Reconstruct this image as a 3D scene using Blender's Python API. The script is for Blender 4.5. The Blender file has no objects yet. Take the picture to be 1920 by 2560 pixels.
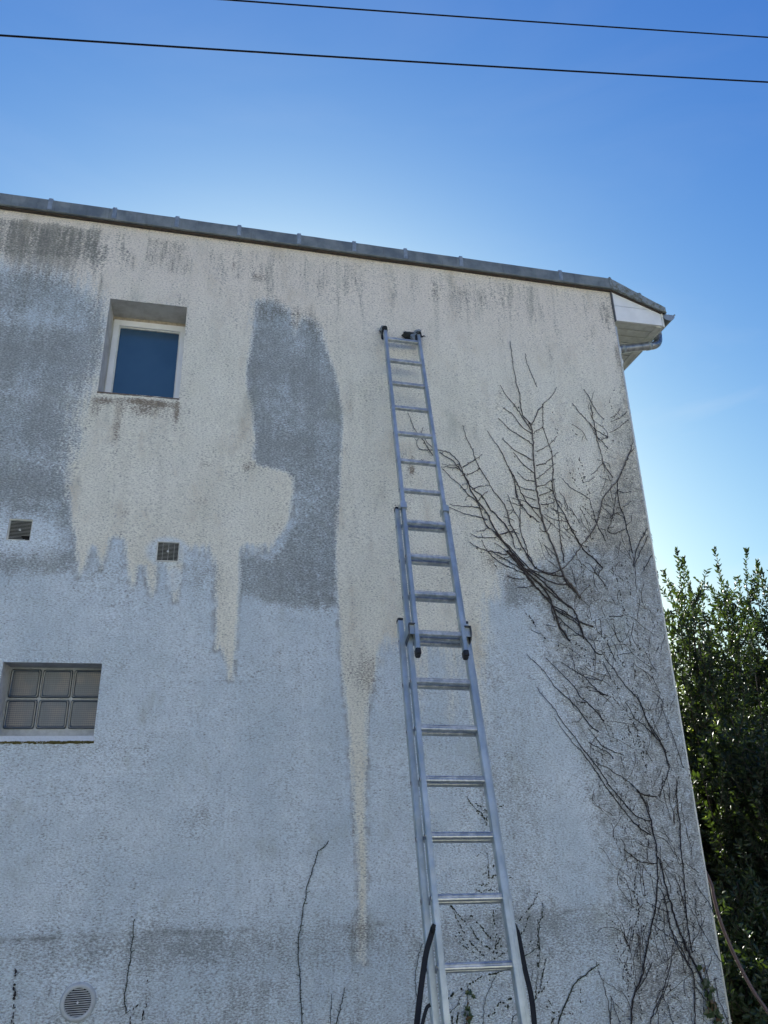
import bpy, math, random
import numpy as np
from mathutils import Vector, Matrix
random.seed(7)
RNG = np.random.default_rng(7)
R = math.radians
scene = bpy.context.scene

# ---------------------------------------------------------------- camera
CAM = Vector((0.0, -5.13, 1.6))
AX_R = Vector((0.97648751, -0.21433583, -0.02307157))
AX_U = Vector((-0.05769096, -0.36294264, 0.93002387))
AX_F = Vector((0.2077111, 0.90682567, 0.36677419))
FPX = 1850.0
cd = bpy.data.cameras.new('camera')
cam = bpy.data.objects.new('camera', cd)
scene.collection.objects.link(cam)
cd.sensor_fit = 'HORIZONTAL'
cd.sensor_width = 36.0
cd.lens = 36.0 * FPX / 1920.0
cd.clip_start = 0.05
cd.clip_end = 3000
m = Matrix.Identity(4)
for i in range(3):
    m[i][0] = AX_R[i]; m[i][1] = AX_U[i]; m[i][2] = -AX_F[i]; m[i][3] = CAM[i]
cam.matrix_world = m
scene.camera = cam

def wp(x, y, Y=0.0):
    """point of the wall plane (or of the plane Y metres behind it) seen at photo pixel x, y"""
    d = AX_R * ((x - 960) / FPX) - AX_U * ((y - 1280) / FPX) + AX_F
    return CAM + d * ((5.13 + Y) / d.y)

# ---------------------------------------------------------------- light
SUN_EL, SUN_AZ = 18.0, 4.0
SKY_GRADE = ((.062, 1.38), (.138, 1.06), (.396, .51))
#         # azimuth from +Y (into the wall) towards +X
world = bpy.data.worlds.new('World')
scene.world = world
world.use_nodes = True
wt = world.node_tree
wt.nodes.clear()
w_out = wt.nodes.new('ShaderNodeOutputWorld')
w_bg = wt.nodes.new('ShaderNodeBackground')
w_sky = wt.nodes.new('ShaderNodeTexSky')
w_sky.sky_type = 'NISHITA'
w_sky.sun_disc = False
w_sky.sun_elevation = R(SUN_EL)
w_sky.sun_rotation = R(SUN_AZ)
w_sky.altitude = 200
w_sky.air_density = 1.0
w_sky.dust_density = 2.5
w_sky.ozone_density = 3.0
# grade of the sky towards the phone camera's colours: one power curve per channel, the same in every direction
w_sep = wt.nodes.new('ShaderNodeSeparateColor'); w_com = wt.nodes.new('ShaderNodeCombineColor')
wt.links.new(w_sky.outputs[0], w_sep.inputs[0])
for i_, (g_, p_) in enumerate(SKY_GRADE):
    n1 = wt.nodes.new('ShaderNodeMath'); n1.operation = 'POWER'; n1.inputs[1].default_value = p_
    n2 = wt.nodes.new('ShaderNodeMath'); n2.operation = 'MULTIPLY'; n2.inputs[1].default_value = g_/0.12
    n3 = wt.nodes.new('ShaderNodeMath'); n3.operation = 'MINIMUM'; n3.inputs[1].default_value = 2.0/0.12
    wt.links.new(w_sep.outputs[i_], n1.inputs[0]); wt.links.new(n1.outputs[0], n2.inputs[0]); wt.links.new(n2.outputs[0], n3.inputs[0]); wt.links.new(n3.outputs[0], w_com.inputs[i_])
# a little high thin cirrus
w_tc = wt.nodes.new('ShaderNodeTexCoord')
w_map = wt.nodes.new('ShaderNodeMapping'); w_map.inputs['Scale'].default_value = (1.3, 3.2, 6.5); w_map.inputs['Rotation'].default_value = (0.2, 0.5, 0.3)
w_n = wt.nodes.new('ShaderNodeTexNoise'); w_n.inputs['Scale'].default_value = 1.5; w_n.inputs['Detail'].default_value = 6; w_n.inputs['Roughness'].default_value = .55; w_n.inputs['Distortion'].default_value = .5
w_mr = wt.nodes.new('ShaderNodeMapRange'); w_mr.inputs[1].default_value = .48; w_mr.inputs[2].default_value = .85; w_mr.inputs[3].default_value = 0; w_mr.inputs[4].default_value = .42
w_mix = wt.nodes.new('ShaderNodeMix'); w_mix.data_type = 'RGBA'
w_mix.inputs[7].default_value = (8.0, 8.2, 8.4, 1)
wt.links.new(w_tc.outputs['Generated'], w_map.inputs[0]); wt.links.new(w_map.outputs[0], w_n.inputs[0])
wt.links.new(w_n.outputs[0], w_mr.inputs[0]); 
w_sx = wt.nodes.new('ShaderNodeSeparateXYZ'); wt.links.new(w_tc.outputs['Generated'], w_sx.inputs[0])
w_lo = wt.nodes.new('ShaderNodeMapRange'); w_lo.interpolation_type = 'SMOOTHSTEP'
for k_, v_ in zip((1, 2, 3, 4), (.22, .62, 1.0, .12)): w_lo.inputs[k_].default_value = v_
wt.links.new(w_sx.outputs[2], w_lo.inputs[0])
w_ad = wt.nodes.new('ShaderNodeMath'); w_ad.operation = 'ADD'; w_ad.inputs[1].default_value = .06; wt.links.new(w_mr.outputs[0], w_ad.inputs[0])
w_mu = wt.nodes.new('ShaderNodeMath'); w_mu.operation = 'MULTIPLY'; wt.links.new(w_ad.outputs[0], w_mu.inputs[0]); wt.links.new(w_lo.outputs[0], w_mu.inputs[1])
wt.links.new(w_mu.outputs[0], w_mix.inputs[0])
wt.links.new(w_com.outputs[0], w_mix.inputs[6])
wt.links.new(w_mix.outputs[2], w_bg.inputs[0])
w_bg.inputs[1].default_value = 0.0478
wt.links.new(w_bg.outputs[0], w_out.inputs[0])

sd = bpy.data.lights.new('sun', 'SUN'); sd.energy = 5.0; sd.angle = R(0.5); sd.color = (1.0, .98, .87)
so = bpy.data.objects.new('sun', sd); scene.collection.objects.link(so)
sdir = Vector((math.sin(R(SUN_AZ)) * math.cos(R(SUN_EL)), math.cos(R(SUN_AZ)) * math.cos(R(SUN_EL)), math.sin(R(SUN_EL))))
so.rotation_euler = sdir.to_track_quat('Z', 'Y').to_euler()
so.location = sdir * 30
scene.view_settings.view_transform = 'Standard'
scene.view_settings.look = 'None'
scene.view_settings.gamma = 1
scene.view_settings.exposure = 1.29
scene.view_settings.use_curve_mapping = False

# ---------------------------------------------------------------- helpers
COL = scene.collection
class MB:
    def __init__(s): s.v = []; s.f = []
    def add(s, vs, fs):
        b = len(s.v); s.v += [tuple(v) for v in vs]; s.f += [tuple(b + i for i in f) for f in fs]
    def box(s, x0, x1, y0, y1, z0, z1):
        s.obox(Vector(((x0+x1)/2, (y0+y1)/2, (z0+z1)/2)), Vector((1,0,0)), Vector((0,1,0)), Vector((0,0,1)), (x1-x0)/2, (y1-y0)/2, (z1-z0)/2)
    def obox(s, c, ax, ay, az, hx, hy, hz):
        vs = [c + ax*hx*a + ay*hy*b + az*hz*d for a in (-1,1) for b in (-1,1) for d in (-1,1)]
        s.add(vs, [(0,1,3,2),(4,6,7,5),(0,4,5,1),(2,3,7,6),(0,2,6,4),(1,5,7,3)])
    def bbox(s, c, ax, ay, az, hx, hy, hz, bv):
        """box whose section across az is chamfered"""
        pts = [(-hx+bv,-hy),(hx-bv,-hy),(hx,-hy+bv),(hx,hy-bv),(hx-bv,hy),(-hx+bv,hy),(-hx,hy-bv),(-hx,-hy+bv)]
        n = len(pts)
        vs = [c + ax*p + ay*q + az*(hz*d) for d in (-1,1) for p, q in pts]
        fs = [(i, (i+1)%n, n+(i+1)%n, n+i) for i in range(n)] + [tuple(range(n-1,-1,-1)), tuple(range(n, 2*n))]
        s.add(vs, fs)
    def tube(s, pts, rad, n=6, cap=True, closed=False):
        pts = [Vector(p) for p in pts]
        if not hasattr(rad, '__len__'): rad = [rad]*len(pts)
        vs = []; up = None
        for i, p in enumerate(pts):
            t = (pts[min(i+1, len(pts)-1)] - pts[max(i-1, 0)])
            if t.length < 1e-9: t = Vector((0,0,1))
            t.normalize()
            if up is None:
                up = t.orthogonal().normalized()
            up = (up - t*up.dot(t)); 
            if up.length < 1e-6: up = t.orthogonal()
            up.normalize(); sd_ = t.cross(up)
            for k in range(n):
                a = 2*math.pi*k/n
                vs.append(p + (up*math.cos(a) + sd_*math.sin(a))*rad[i])
        fs = []
        for i in range(len(pts)-1):
            for k in range(n):
                fs.append((i*n+k, i*n+(k+1)%n, (i+1)*n+(k+1)%n, (i+1)*n+k))
        if cap: fs += [tuple(range(n-1,-1,-1)), tuple((len(pts)-1)*n+k for k in range(n))]
        s.add(vs, fs)
    def loft(s, secs, closed=True, caps=True):
        n = len(secs[0]); vs = [p for q in secs for p in q]; fs = []
        for i in range(len(secs)-1):
            for k in range(n if closed else n-1):
                fs.append((i*n+k, i*n+(k+1)%n, (i+1)*n+(k+1)%n, (i+1)*n+k))
        if caps: fs += [tuple(range(n-1,-1,-1)), tuple((len(secs)-1)*n+k for k in range(n))]
        s.add(vs, fs)
    def build(s, name, mat, parent=None, smooth=False):
        me = bpy.data.meshes.new(name); me.from_pydata(s.v, [], s.f); me.materials.append(mat)
        me.validate()
        if smooth:
            me.polygons.foreach_set('use_smooth', [True]*len(me.polygons))
        me.update()
        return link(name, me, parent)
def link(name, data, parent=None):
    o = bpy.data.objects.new(name, data); COL.objects.link(o)
    if parent is not None: o.parent = parent
    return o
def tag(o, label=None, cat=None, group=None, kind=None):
    if label: o['label'] = label
    if cat: o['category'] = cat
    if group: o['group'] = group
    if kind: o['kind'] = kind
    return o
def empty(name, loc=(0,0,0)):
    o = bpy.data.objects.new(name, None); COL.objects.link(o); o.empty_display_size = .2
    return o       # kept at the origin: all parts are built in world coordinates

class NT:
    def __init__(s, name, rough=.8, spec=.3, metal=0.0):
        s.m = bpy.data.materials.new(name); s.m.use_nodes = True; s.t = s.m.node_tree
        s.b = s.t.nodes['Principled BSDF']; s.out = s.t.nodes['Material Output']
        s.b.inputs['Roughness'].default_value = rough; s.b.inputs['Metallic'].default_value = metal
        s.b.inputs['Specular IOR Level'].default_value = spec
        s.geo = s.t.nodes.new('ShaderNodeNewGeometry')
    def put(s, sock, v):
        if isinstance(v, bpy.types.NodeSocket): s.t.links.new(v, sock)
        elif hasattr(v, '__len__') and len(v) == 3 and sock.type == 'RGBA': sock.default_value = (*v, 1)
        else: sock.default_value = v
    def math(s, op, a, b=0.0, clamp=False):
        n = s.t.nodes.new('ShaderNodeMath'); n.operation = op; n.use_clamp = clamp
        s.put(n.inputs[0], a); s.put(n.inputs[1], b); return n.outputs[0]
    def noise(s, scale, detail=2, rough=.5, vec=None, dist=0.0, stretch=None):
        n = s.t.nodes.new('ShaderNodeTexNoise'); n.inputs['Scale'].default_value = scale
        n.inputs['Detail'].default_value = detail; n.inputs['Roughness'].default_value = rough; n.inputs['Distortion'].default_value = dist
        v = vec or s.geo.outputs['Position']
        if stretch:
            mp = s.t.nodes.new('ShaderNodeMapping'); mp.inputs['Scale'].default_value = stretch; s.t.links.new(v, mp.inputs[0]); v = mp.outputs[0]
        s.t.links.new(v, n.inputs['Vector']); return n.outputs[0]
    def voro(s, scale, stretch=None, out='Distance'):
        n = s.t.nodes.new('ShaderNodeTexVoronoi'); n.inputs['Scale'].default_value = scale
        v = s.geo.outputs['Position']
        if stretch:
            mp = s.t.nodes.new('ShaderNodeMapping'); mp.inputs['Scale'].default_value = stretch; s.t.links.new(v, mp.inputs[0]); v = mp.outputs[0]
        s.t.links.new(v, n.inputs['Vector']); return n.outputs[out]
    def ss(s, v, lo, hi, a=0.0, b=1.0, typ='SMOOTHSTEP'):
        n = s.t.nodes.new('ShaderNodeMapRange'); n.interpolation_type = typ
        s.put(n.inputs[0], v); s.put(n.inputs[1], lo); s.put(n.inputs[2], hi); s.put(n.inputs[3], a); s.put(n.inputs[4], b); return n.outputs[0]
    def mix(s, f, a, b, mode='MIX'):
        n = s.t.nodes.new('ShaderNodeMix'); n.data_type = 'RGBA'; n.blend_type = mode
        s.put(n.inputs[0], f); s.put(n.inputs[6], a); s.put(n.inputs[7], b); return n.outputs[2]
    def attr(s, name):
        n = s.t.nodes.new('ShaderNodeAttribute'); n.attribute_name = name; return n.outputs['Fac']
    def sep(s):
        n = s.t.nodes.new('ShaderNodeSeparateXYZ'); s.t.links.new(s.geo.outputs['Position'], n.inputs[0]); return n.outputs
    def bump(s, h, strength=.5, dist=.01):
        n = s.t.nodes.new('ShaderNodeBump'); n.inputs['Strength'].default_value = strength; n.inputs['Distance'].default_value = dist
        s.put(n.inputs['Height'], h); s.t.links.new(n.outputs[0], s.b.inputs['Normal']); return n
    def color(s, c): s.put(s.b.inputs['Base Color'], c)
    def rough(s, c): s.put(s.b.inputs['Roughness'], c)

def simple(name, c, rough=.6, metal=0.0, var=.15, scale=20, bump=0.0, spec=.4, stretch=None):
    t = NT(name, rough, spec, metal)
    n = t.noise(scale, 4, .6, stretch=stretch)
    t.color(t.mix(t.ss(n, .3, .7), tuple(x*(1-var) for x in c), tuple(min(1, x*(1+var)) for x in c)))
    t.rough(t.ss(n, .3, .7, rough*.85, min(1, rough*1.15)))
    if bump: t.bump(n, bump, .003)
    return t.m
C_BASE1 = (.60, .69, .74); C_BASE2 = (.74, .82, .865)  # wall base tone, with a blue sky cast put into the colour
C_CREAM1 = (.875, .865, .765); C_CREAM2 = (.815, .805, .70); C_PINK = (.86, .80, .705)
C_HALO = (.74, .83, .88)
# ================================================================ the wall and its stains
KD = 1920/1659.0
def dpoly(pts): return np.array([[wp(x*KD, y*KD).x, wp(x*KD, y*KD).z] for x, y in pts])   # overview trace -> wall x, z
XL, XR, ZG = -6.5, 3.418, -0.35
def ztop(x): return 6.10
# openings (x0, x1, z0, z1)
OP_WIN = (-.990, -.404, 4.505, 5.346)
OP_BLK = (-1.330, -.736, 2.015, 2.494)
OP_VA = (-1.440, -1.290, 3.312, 3.466)
OP_VB = (-.463, -.308, 3.204, 3.353)
OPS = [OP_WIN, OP_BLK, OP_VA, OP_VB]
def axis(lo, hi, step, marks):
    a = list(np.arange(lo, hi, step)) + [hi]
    a = [v for v in a if all(abs(v-k) > step*.45 for k in marks)] + list(marks)
    return np.array(sorted(set(a)))
gx = axis(XL, XR, .016, [o[i] for o in OPS for i in (0, 1)])
gz = axis(ZG, 6.10, .016, [o[i] for o in OPS for i in (2, 3)])
GX, GZ = np.meshgrid(gx, gz, indexing='ij')
nx, nz = GX.shape
PX, PZ = GX.ravel(), GZ.ravel()

def sdf(poly):
    P = np.stack([PX, PZ], 1); n = len(poly)
    d = np.full(len(P), 1e9); ins = np.zeros(len(P), bool)
    for i in range(n):
        a, b = poly[i], poly[(i+1) % n]; e = b-a; w = P-a
        t = np.clip((w@e)/max(e@e, 1e-12), 0, 1); q = w - t[:, None]*e
        d = np.minimum(d, (q**2).sum(1))
        c = ((a[1] <= P[:,1]) != (b[1] <= P[:,1]))
        if abs(e[1]) > 1e-12:
            xi = a[0] + (P[:,1]-a[1])/e[1]*e[0]
            ins ^= c & (P[:,0] < xi)
    return np.where(ins, 1, -1)*np.sqrt(d)
def soft(pts, f): 
    s = np.clip((sdf(dpoly(pts))/f+1)/2, 0, 1); return s*s*(3-2*s)
def blob(x, y, rx, ry, amt=1.0):
    c = wp(x*KD, y*KD); s = 1/290.0*1.0      # ~290 overview px per metre
    q = ((PX-c.x)/(rx*s))**2 + ((PZ-c.z)/(ry*s))**2
    return amt*np.exp(-q)

cream_main = [(-2600,200),(1900,500),(1900,1150),(1400,1190),(1250,1190),(1150,1230),(1100,1195),(1085,1290),(1060,1310),
 (1045,1480),(1050,1600),(1030,1640),(1015,1500),(990,1420),(975,1560),(960,1420),(930,1400),(905,1530),(880,1430),(850,1390),(825,1400),(812,1454),(796,1527),(792,1676),(792,1800),(791,2086),(768,2080),(768,2000),(774,1990),(774,1886),(768,1805),(758,1676),(750,1582),
 (737,1436),(727,1300),(722,1200),(726,1110),(730,1071),(734,968),(735,885),(728,845),(718,800),(709,772),(700,745),(692,732),(692,722),(680,700),(660,690),(650,700),(643,712),(640,726),(635,726),(632,700),(620,672),(590,655),(555,655),
 (552,690),(549,718),(546,750),(537,792),(536,820),(538,850),(547,885),(550,920),(556,945),(552,965),(547,985),(555,1003),(592,1010),(622,1018),(636,1032),(636,1060),(628,1120),(612,1150),(598,1170),(580,1195),(572,1180),(566,1205),(560,1180),(553,1215),(546,1180),(540,1208),(533,1178),(527,1200),(523,1187),
 (521,1270),(512,1387),(503,1470),(492,1468),(478,1404),(466,1404),(463,1337),(465,1224),(458,1202),(450,1180),(445,1200),(438,1180),(430,1196),(420,1178),(410,1190),(400,1180),
 (396,1224),(388,1260),(383,1300),(375,1300),(365,1264),(358,1215),(340,1215),(337,1270),(327,1292),(318,1265),(310,1225),(301,1222),(295,1250),(284,1270),(277,1245),(272,1210),(267,1168),(255,1160),(240,1164),(230,1204),(219,1229),(212,1205),(208,1185),(200,1182),(190,1215),(178,1240),(168,1247),(162,1204),(160,1160),
 (150,1130),(144,1080),(140,1020),(150,960),(150,900),(172,850),(200,800),(215,760),(222,700),(205,655),(150,610),(60,580),(-200,560),(-2600,500)]
a_cream = np.clip(sdf(dpoly(cream_main)), -.4, .4)
def sstep(v, a, b): v = np.clip((v-a)/(b-a), 0, 1); return v*v*(3-2*v)
wx_ = lambda x, y: wp(x*KD, y*KD)
# how crisp the tide line is: sharp on the washed streaks, soft at the far left and the lower right
crisp = sstep(PX, wx_(120,900).x, wx_(175,1160).x)
crisp *= 1-.85*sstep(PX, wx_(800,1450).x, wx_(830,1450).x)*(1-sstep(PZ, wx_(850,1200).z, wx_(850,1000).z))
topleft = sstep(PZ, wx_(160,1150).z, wx_(160,950).z)*(1-sstep(PX, wx_(240,700).x, wx_(300,700).x))
crisp *= 1-.9*topleft
toppatch = sstep(PZ, wx_(650,790).z, wx_(650,700).z)
crisp *= 1-.65*toppatch
a_cream = a_cream*(.16+.84*crisp)
a_rim = crisp
def grow(pts, k):
    c = np.mean(np.array(pts), 0); return [tuple(c+(np.array(p)-c)*(1+k/np.linalg.norm(np.array(p)-c))) for p in pts]
left2 = [(-2600,560),(60,580),(160,600),(235,650),(240,760),(222,820),(195,900),(185,960),(180,1050),(190,1150),(190,1230),(60,1245),(-2600,1260)]
# greenish-grey grime (soft)
patch = [(552,655),(620,668),(700,728),(722,800),(738,885),(736,1070),(724,1200),(724,1285),(640,1290),(520,1262),(522,1170),(590,1180),(630,1100),(630,1030),(550,1005),(545,950),(535,830),(546,730)]
g = np.zeros_like(PX)
left = [(-2600,560),(60,590),(150,625),(212,680),(215,760),(195,820),(165,860),(150,950),(142,1050),(155,1150),(165,1210),(60,1240),(-2600,1260)]
gp = np.maximum(.92*soft(grow(patch, 26), .06)*(1-.35*blob(640,740,9,45)), .84*soft(left2, .09))
gp = np.maximum(gp, .35*soft([(150,1180),(720,1200),(720,1290),(520,1290),(170,1262)], .10))
for bx_, by_, brx, bry, ba in ((120,930,80,40,.18),(40,760,140,50,.22),(60,1050,120,25,.2),(90,690,80,22,-.30),(150,870,14,90,-.25),(30,985,90,22,-.2),(30,850,120,14,-.18),(620,880,70,60,-.15),(640,960,90,25,.14),(600,800,60,20,.12),(660,1090,70,50,-.12)): gp += blob(bx_,by_,brx,bry,ba)
gp = gp*(1-.75*soft([(-60,1110),(90,1112),(140,1150),(150,1180),(110,1200),(-60,1200)], .06))
g = np.maximum(g, .0*soft([(150,1180),(720,1200),(720,1290),(520,1290),(170,1262)], .10))
g += blob(432,1240,55,45,.5) + blob(60,1225,60,40,.35) + blob(205,1225,30,40,.2) + blob(560,1290,60,20,.25)
g += blob(120,930,80,40,.18) + blob(40,760,140,50,.2) + blob(660,1230,70,50,.15) - blob(90,640,60,20,.25) - blob(150,870,15,90,.3) - blob(30,1000,70,30,.15)
g += .75*soft([(1085,1240),(1210,1215),(1290,1250),(1310,1310),(1090,1312)], .09)
g += blob(1100,1295,25,22,.25)+blob(250,1430,30,18,.35)+blob(95,1605,110,28,.45)+blob(400,1790,50,26,.28)+blob(450,1760,40,20,.28)
g += .46*(1-sstep(PZ, .40, 1.35))
g += blob(300,1950,120,60,.14)+blob(80,1800,90,50,.14)+blob(560,2130,120,40,.12)+blob(1050,1700,70,120,.2)+blob(1080,1480,50,90,.2)+blob(620,1420,90,60,.12)+blob(350,1620,60,50,.14)
g += .38*soft([(-2600,2028),(330,2012),(700,1995),(720,2080),(330,2085),(-2600,2110)], .10) + blob(420,2040,60,30,.25) + blob(770,2020,60,28,.25)
g += .26*soft([(720,1995),(1340,1955),(1330,2060),(720,2080)], .10)+ blob(1190,1990,90,26,.25)
g += blob(1100,1810,110,220,.30)+blob(640,1560,120,120,.10)+blob(1130,1560,70,200,.24)+blob(600,1800,90,60,.14)+blob(180,1880,60,30,.12)
a_grime = np.clip(g, 0, 1.3); a_gp = np.clip(gp, 0, 1.3)
# dark streaks under the flashing and rusty/brown marks
b = np.zeros_like(PX)
for x, y0, y1, w, amt in [(-40,478,570,30,.9),(10,474,560,20,.85),(38,470,552,15,.95),(62,486,560,22,.9),(80,480,545,14,.95),(108,510,560,18,.7),(128,500,556,17,.95),(146,490,545,15,.95),(176,492,560,17,1.05),(196,505,560,13,1.0),(160,520,560,50,.5),(228,528,570,12,1.0),(216,540,570,11,.8),(268,525,570,14,.75),(282,540,575,10,.7),(330,512,575,13,.9),(350,522,580,15,.7),(372,515,590,16,.75),(395,520,600,12,.75),(405,545,600,9,.6),
                         (440,545,590,20,.3),(470,545,600,20,.3),(505,552,585,5,.95),(516,590,602,9,.8),(545,560,600,30,.45),(560,590,612,25,.7),(590,565,605,18,.45),(620,560,600,20,.3),(650,560,620,16,.3),(690,570,630,20,.3),(720,580,640,16,.35),(760,585,640,18,.35),(800,600,640,20,.3),(845,600,650,20,.3),(880,590,640,18,.25),(930,610,660,22,.42),(960,620,680,14,.4),(985,620,670,14,.4),(1020,620,670,18,.3),(1070,625,670,16,.3),(1110,630,670,16,.3),(1180,640,700,18,.4),(1240,640,690,18,.35),(1270,650,740,18,.35),(1305,650,720,15,.8),
                         (390,620,660,9,.7),(395,640,665,16,.45),(415,790,850,8,.5),(408,850,900,8,.3),(420,720,820,6,.3),(518,700,780,8,.3),(520,760,790,10,.3),(600,655,690,20,.55),(670,690,730,20,.6),(578,660,700,20,.6),(690,705,735,14,.55),(700,660,700,20,.25),
                         (1165,700,760,10,.25),(1190,740,800,14,.3),(1260,800,900,14,.25),(1330,740,800,14,.9),(1342,790,850,11,.8)]:
    c0 = wp(x*KD, y0*KD); c1 = wp(x*KD, y1*KD); w_ = w/300.0
    v = np.exp(-((PX-c0.x)/w_)**2)
    u = (c0.z-PZ)/(c0.z-c1.z)
    v *= np.clip((u+.12)/.3, 0, 1)*np.clip((1.35-u)/.6, 0, 1)
    b = np.maximum(b, v*amt)
b *= .85
b = np.maximum(b, .72*soft([(-80,478),(20,470),(60,482),(110,492),(160,496),(205,512),(230,545),(215,566),(120,558),(40,552),(-80,560)], .05))
b = np.maximum(b, .60*soft([(318,520),(345,515),(385,520),(408,530),(412,590),(385,598),(352,580),(322,575)], .05))
b = np.maximum(b, .55*soft([(262,530),(292,540),(295,585),(268,580)], .04))
b = np.maximum(b, .55*soft([(560,650),(600,640),(660,665),(700,690),(700,722),(660,705),(640,715),(600,690),(575,700),(556,690)], .05))
b = np.maximum(b, .40*soft([(930,610),(1010,620),(1110,632),(1110,665),(1010,665),(930,655)], .05))
a_dark = np.clip(b, 0, 1.2)
r = np.zeros_like(PX)
for x, y, rx, ry, amt in [(252,925,10,45,.8),(205,885,18,22,.6),(330,895,60,18,.45),(382,890,8,50,.7),(300,880,50,16,.5),(350,873,30,9,.9),(225,865,30,9,.8),(300,866,40,7,.9),(440,1003,20,14,.5),(430,1080,22,20,.35),(268,1108,9,9,.55),(530,1010,12,10,.4),(540,1000,20,24,.4),(560,1110,10,40,.3),(600,1140,20,30,.4),(890,1015,9,14,.9),(892,990,6,12,.5),(857,1100,12,18,.6),(825,1065,22,30,.35),(880,1100,14,14,.4),(850,980,24,40,.2),(885,1000,12,60,.22),
                     (505,575,5,14,.9),(560,598,26,12,.6),(520,640,40,20,.2),(1245,900,10,60,.3),(1235,1010,18,50,.4),(1290,1080,30,50,.35),(1080,850,12,30,.5),(1110,830,10,26,.5),(1075,880,12,20,.4),(1180,1080,26,40,.4),(1150,1000,18,80,.25),(1090,1130,30,60,.3),(1060,1210,40,34,.55),(1100,1250,26,30,.5),(1165,950,10,40,.3),(935,1470,16,60,.25),(800,1470,22,60,.45),(780,1440,25,50,.35),(750,1420,14,50,.2),(760,1560,10,100,.2),(775,2010,24,26,.5),(640,985,50,8,.18),(880,890,40,4,.3),(430,700,20,50,.12),(490,780,10,40,.3),
                     (1390,690,14,30,.2),(1230,760,10,100,.25),(1215,860,8,60,.25)]:
    r += blob(x, y, rx, ry, amt)
a_rust = np.clip(r, 0, 1.1)
# where ivy used to grow: rough dark residue, denser to the lower right edge
edge = XR - PX
root = soft([(1125,1215),(1210,1180),(1290,1090),(1330,960),(1345,860),(1420,850),(1700,2300),(1290,2300),(1330,2080),(1290,1850),(1270,1700),(1220,1560),(1170,1400),(1140,1300)], .22)
root = np.maximum(root, 1.1*np.exp(-(edge/.16)**2)*np.clip((5.5-PZ)/.6, 0, 1)*(.55+.45*np.clip((4.2-PZ)/2, 0, 1)))
root = np.maximum(root, .75*soft([(1330,760),(1360,760),(1400,1050),(1340,1050),(1330,900)], .12))
root += .25*soft([(1080,1000),(1200,900),(1340,880),(1400,1200),(1150,1230)], .3)
root += blob(1400,1220,60,60,.25)+blob(1320,1290,90,50,.22)+blob(1440,1600,60,160,.15)+blob(1480,1900,70,200,.12)
a_root = np.clip(root, 0, 1.25)
tb = np.clip((6.04-PZ)/.06, 0, 1)*np.clip((PZ-5.18)/.55, 0, 1)
a_top = tb*(.48+.50*(1-sstep(PX, wx_(180,500).x, wx_(300,500).x))+.10*np.sin(PX*3.1)+.1*np.sin(PX*7.7+1))
# thin horizontal hairline joint
ln = dpoly([(-2600,2078),(0,2033),(330,2016),(700,2003),(950,1990),(1290,1965),(1500,1945)])
zl = np.interp(PX, ln[:,0], ln[:,1])
a_line = np.exp(-((PZ-zl)/.014)**2)*np.clip((3.2-PX)/.8, 0, 1)
# top of the wall is pinkish
a_pink = np.clip((PZ-4.2)/1.6, 0, 1)
# clean mortar haloes round the vents
halo = blob(362,1192,50,38,1.0); halo = np.maximum(halo, blob(55,1155,75,34,1.0)); halo = np.maximum(halo, blob(168,2135,48,50,.7)); halo=np.maximum(halo, blob(375,1250,22,40,.8))
a_halo = np.clip(halo*1.3, 0, 1)

idx = np.arange(nx*nz).reshape(nx, nz)
cxm = (gx[:-1]+gx[1:])/2; czm = (gz[:-1]+gz[1:])/2
keep = np.ones((nx-1, nz-1), bool)
for o in OPS:
    keep &= ~((cxm[:,None] > o[0]) & (cxm[:,None] < o[1]) & (czm[None,:] > o[2]) & (czm[None,:] < o[3]))
F = np.stack([idx[:-1,:-1], idx[1:,:-1], idx[1:,1:], idx[:-1,1:]], -1)[keep]
# gentle unevenness of the render coat
def vnoise(x, z, s, seed):
    rg = np.random.default_rng(seed); G = rg.random((512, 512))
    X = (x*s+100) % 511; Z = (z*s+100) % 511; i = X.astype(int); j = Z.astype(int); fx = X-i; fz = Z-j
    fx = fx*fx*(3-2*fx); fz = fz*fz*(3-2*fz)
    return (G[i,j]*(1-fx)*(1-fz)+G[i+1,j]*fx*(1-fz)+G[i,j+1]*(1-fx)*fz+G[i+1,j+1]*fx*fz)-.5
yy = .006*vnoise(PX, PZ, 1.7, 1) + .003*vnoise(PX, PZ, 7, 2) + .002*vnoise(PX, PZ, 16, 3)
me = bpy.data.meshes.new('wall')
V = np.stack([PX, yy, PZ], 1)
me.vertices.add(len(V)); me.vertices.foreach_set('co', V.ravel().astype(np.float32))
me.loops.add(F.size); me.loops.foreach_set('vertex_index', F.ravel().astype(np.int32))
me.polygons.add(len(F)); me.polygons.foreach_set('loop_start', np.arange(0, F.size, 4, dtype=np.int32))
me.polygons.foreach_set('use_smooth', np.ones(len(F), bool))
me.update(calc_edges=True)
for nme, arr in dict(cream=a_cream, grime=a_grime, gpatch=a_gp, topb=a_top, dark=a_dark, rust=a_rust, root=a_root, line=a_line, pink=a_pink, halo=a_halo, rimw=a_rim).items():
    at = me.attributes.new(nme, 'FLOAT', 'POINT'); at.data.foreach_set('value', arr.astype(np.float32))

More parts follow.
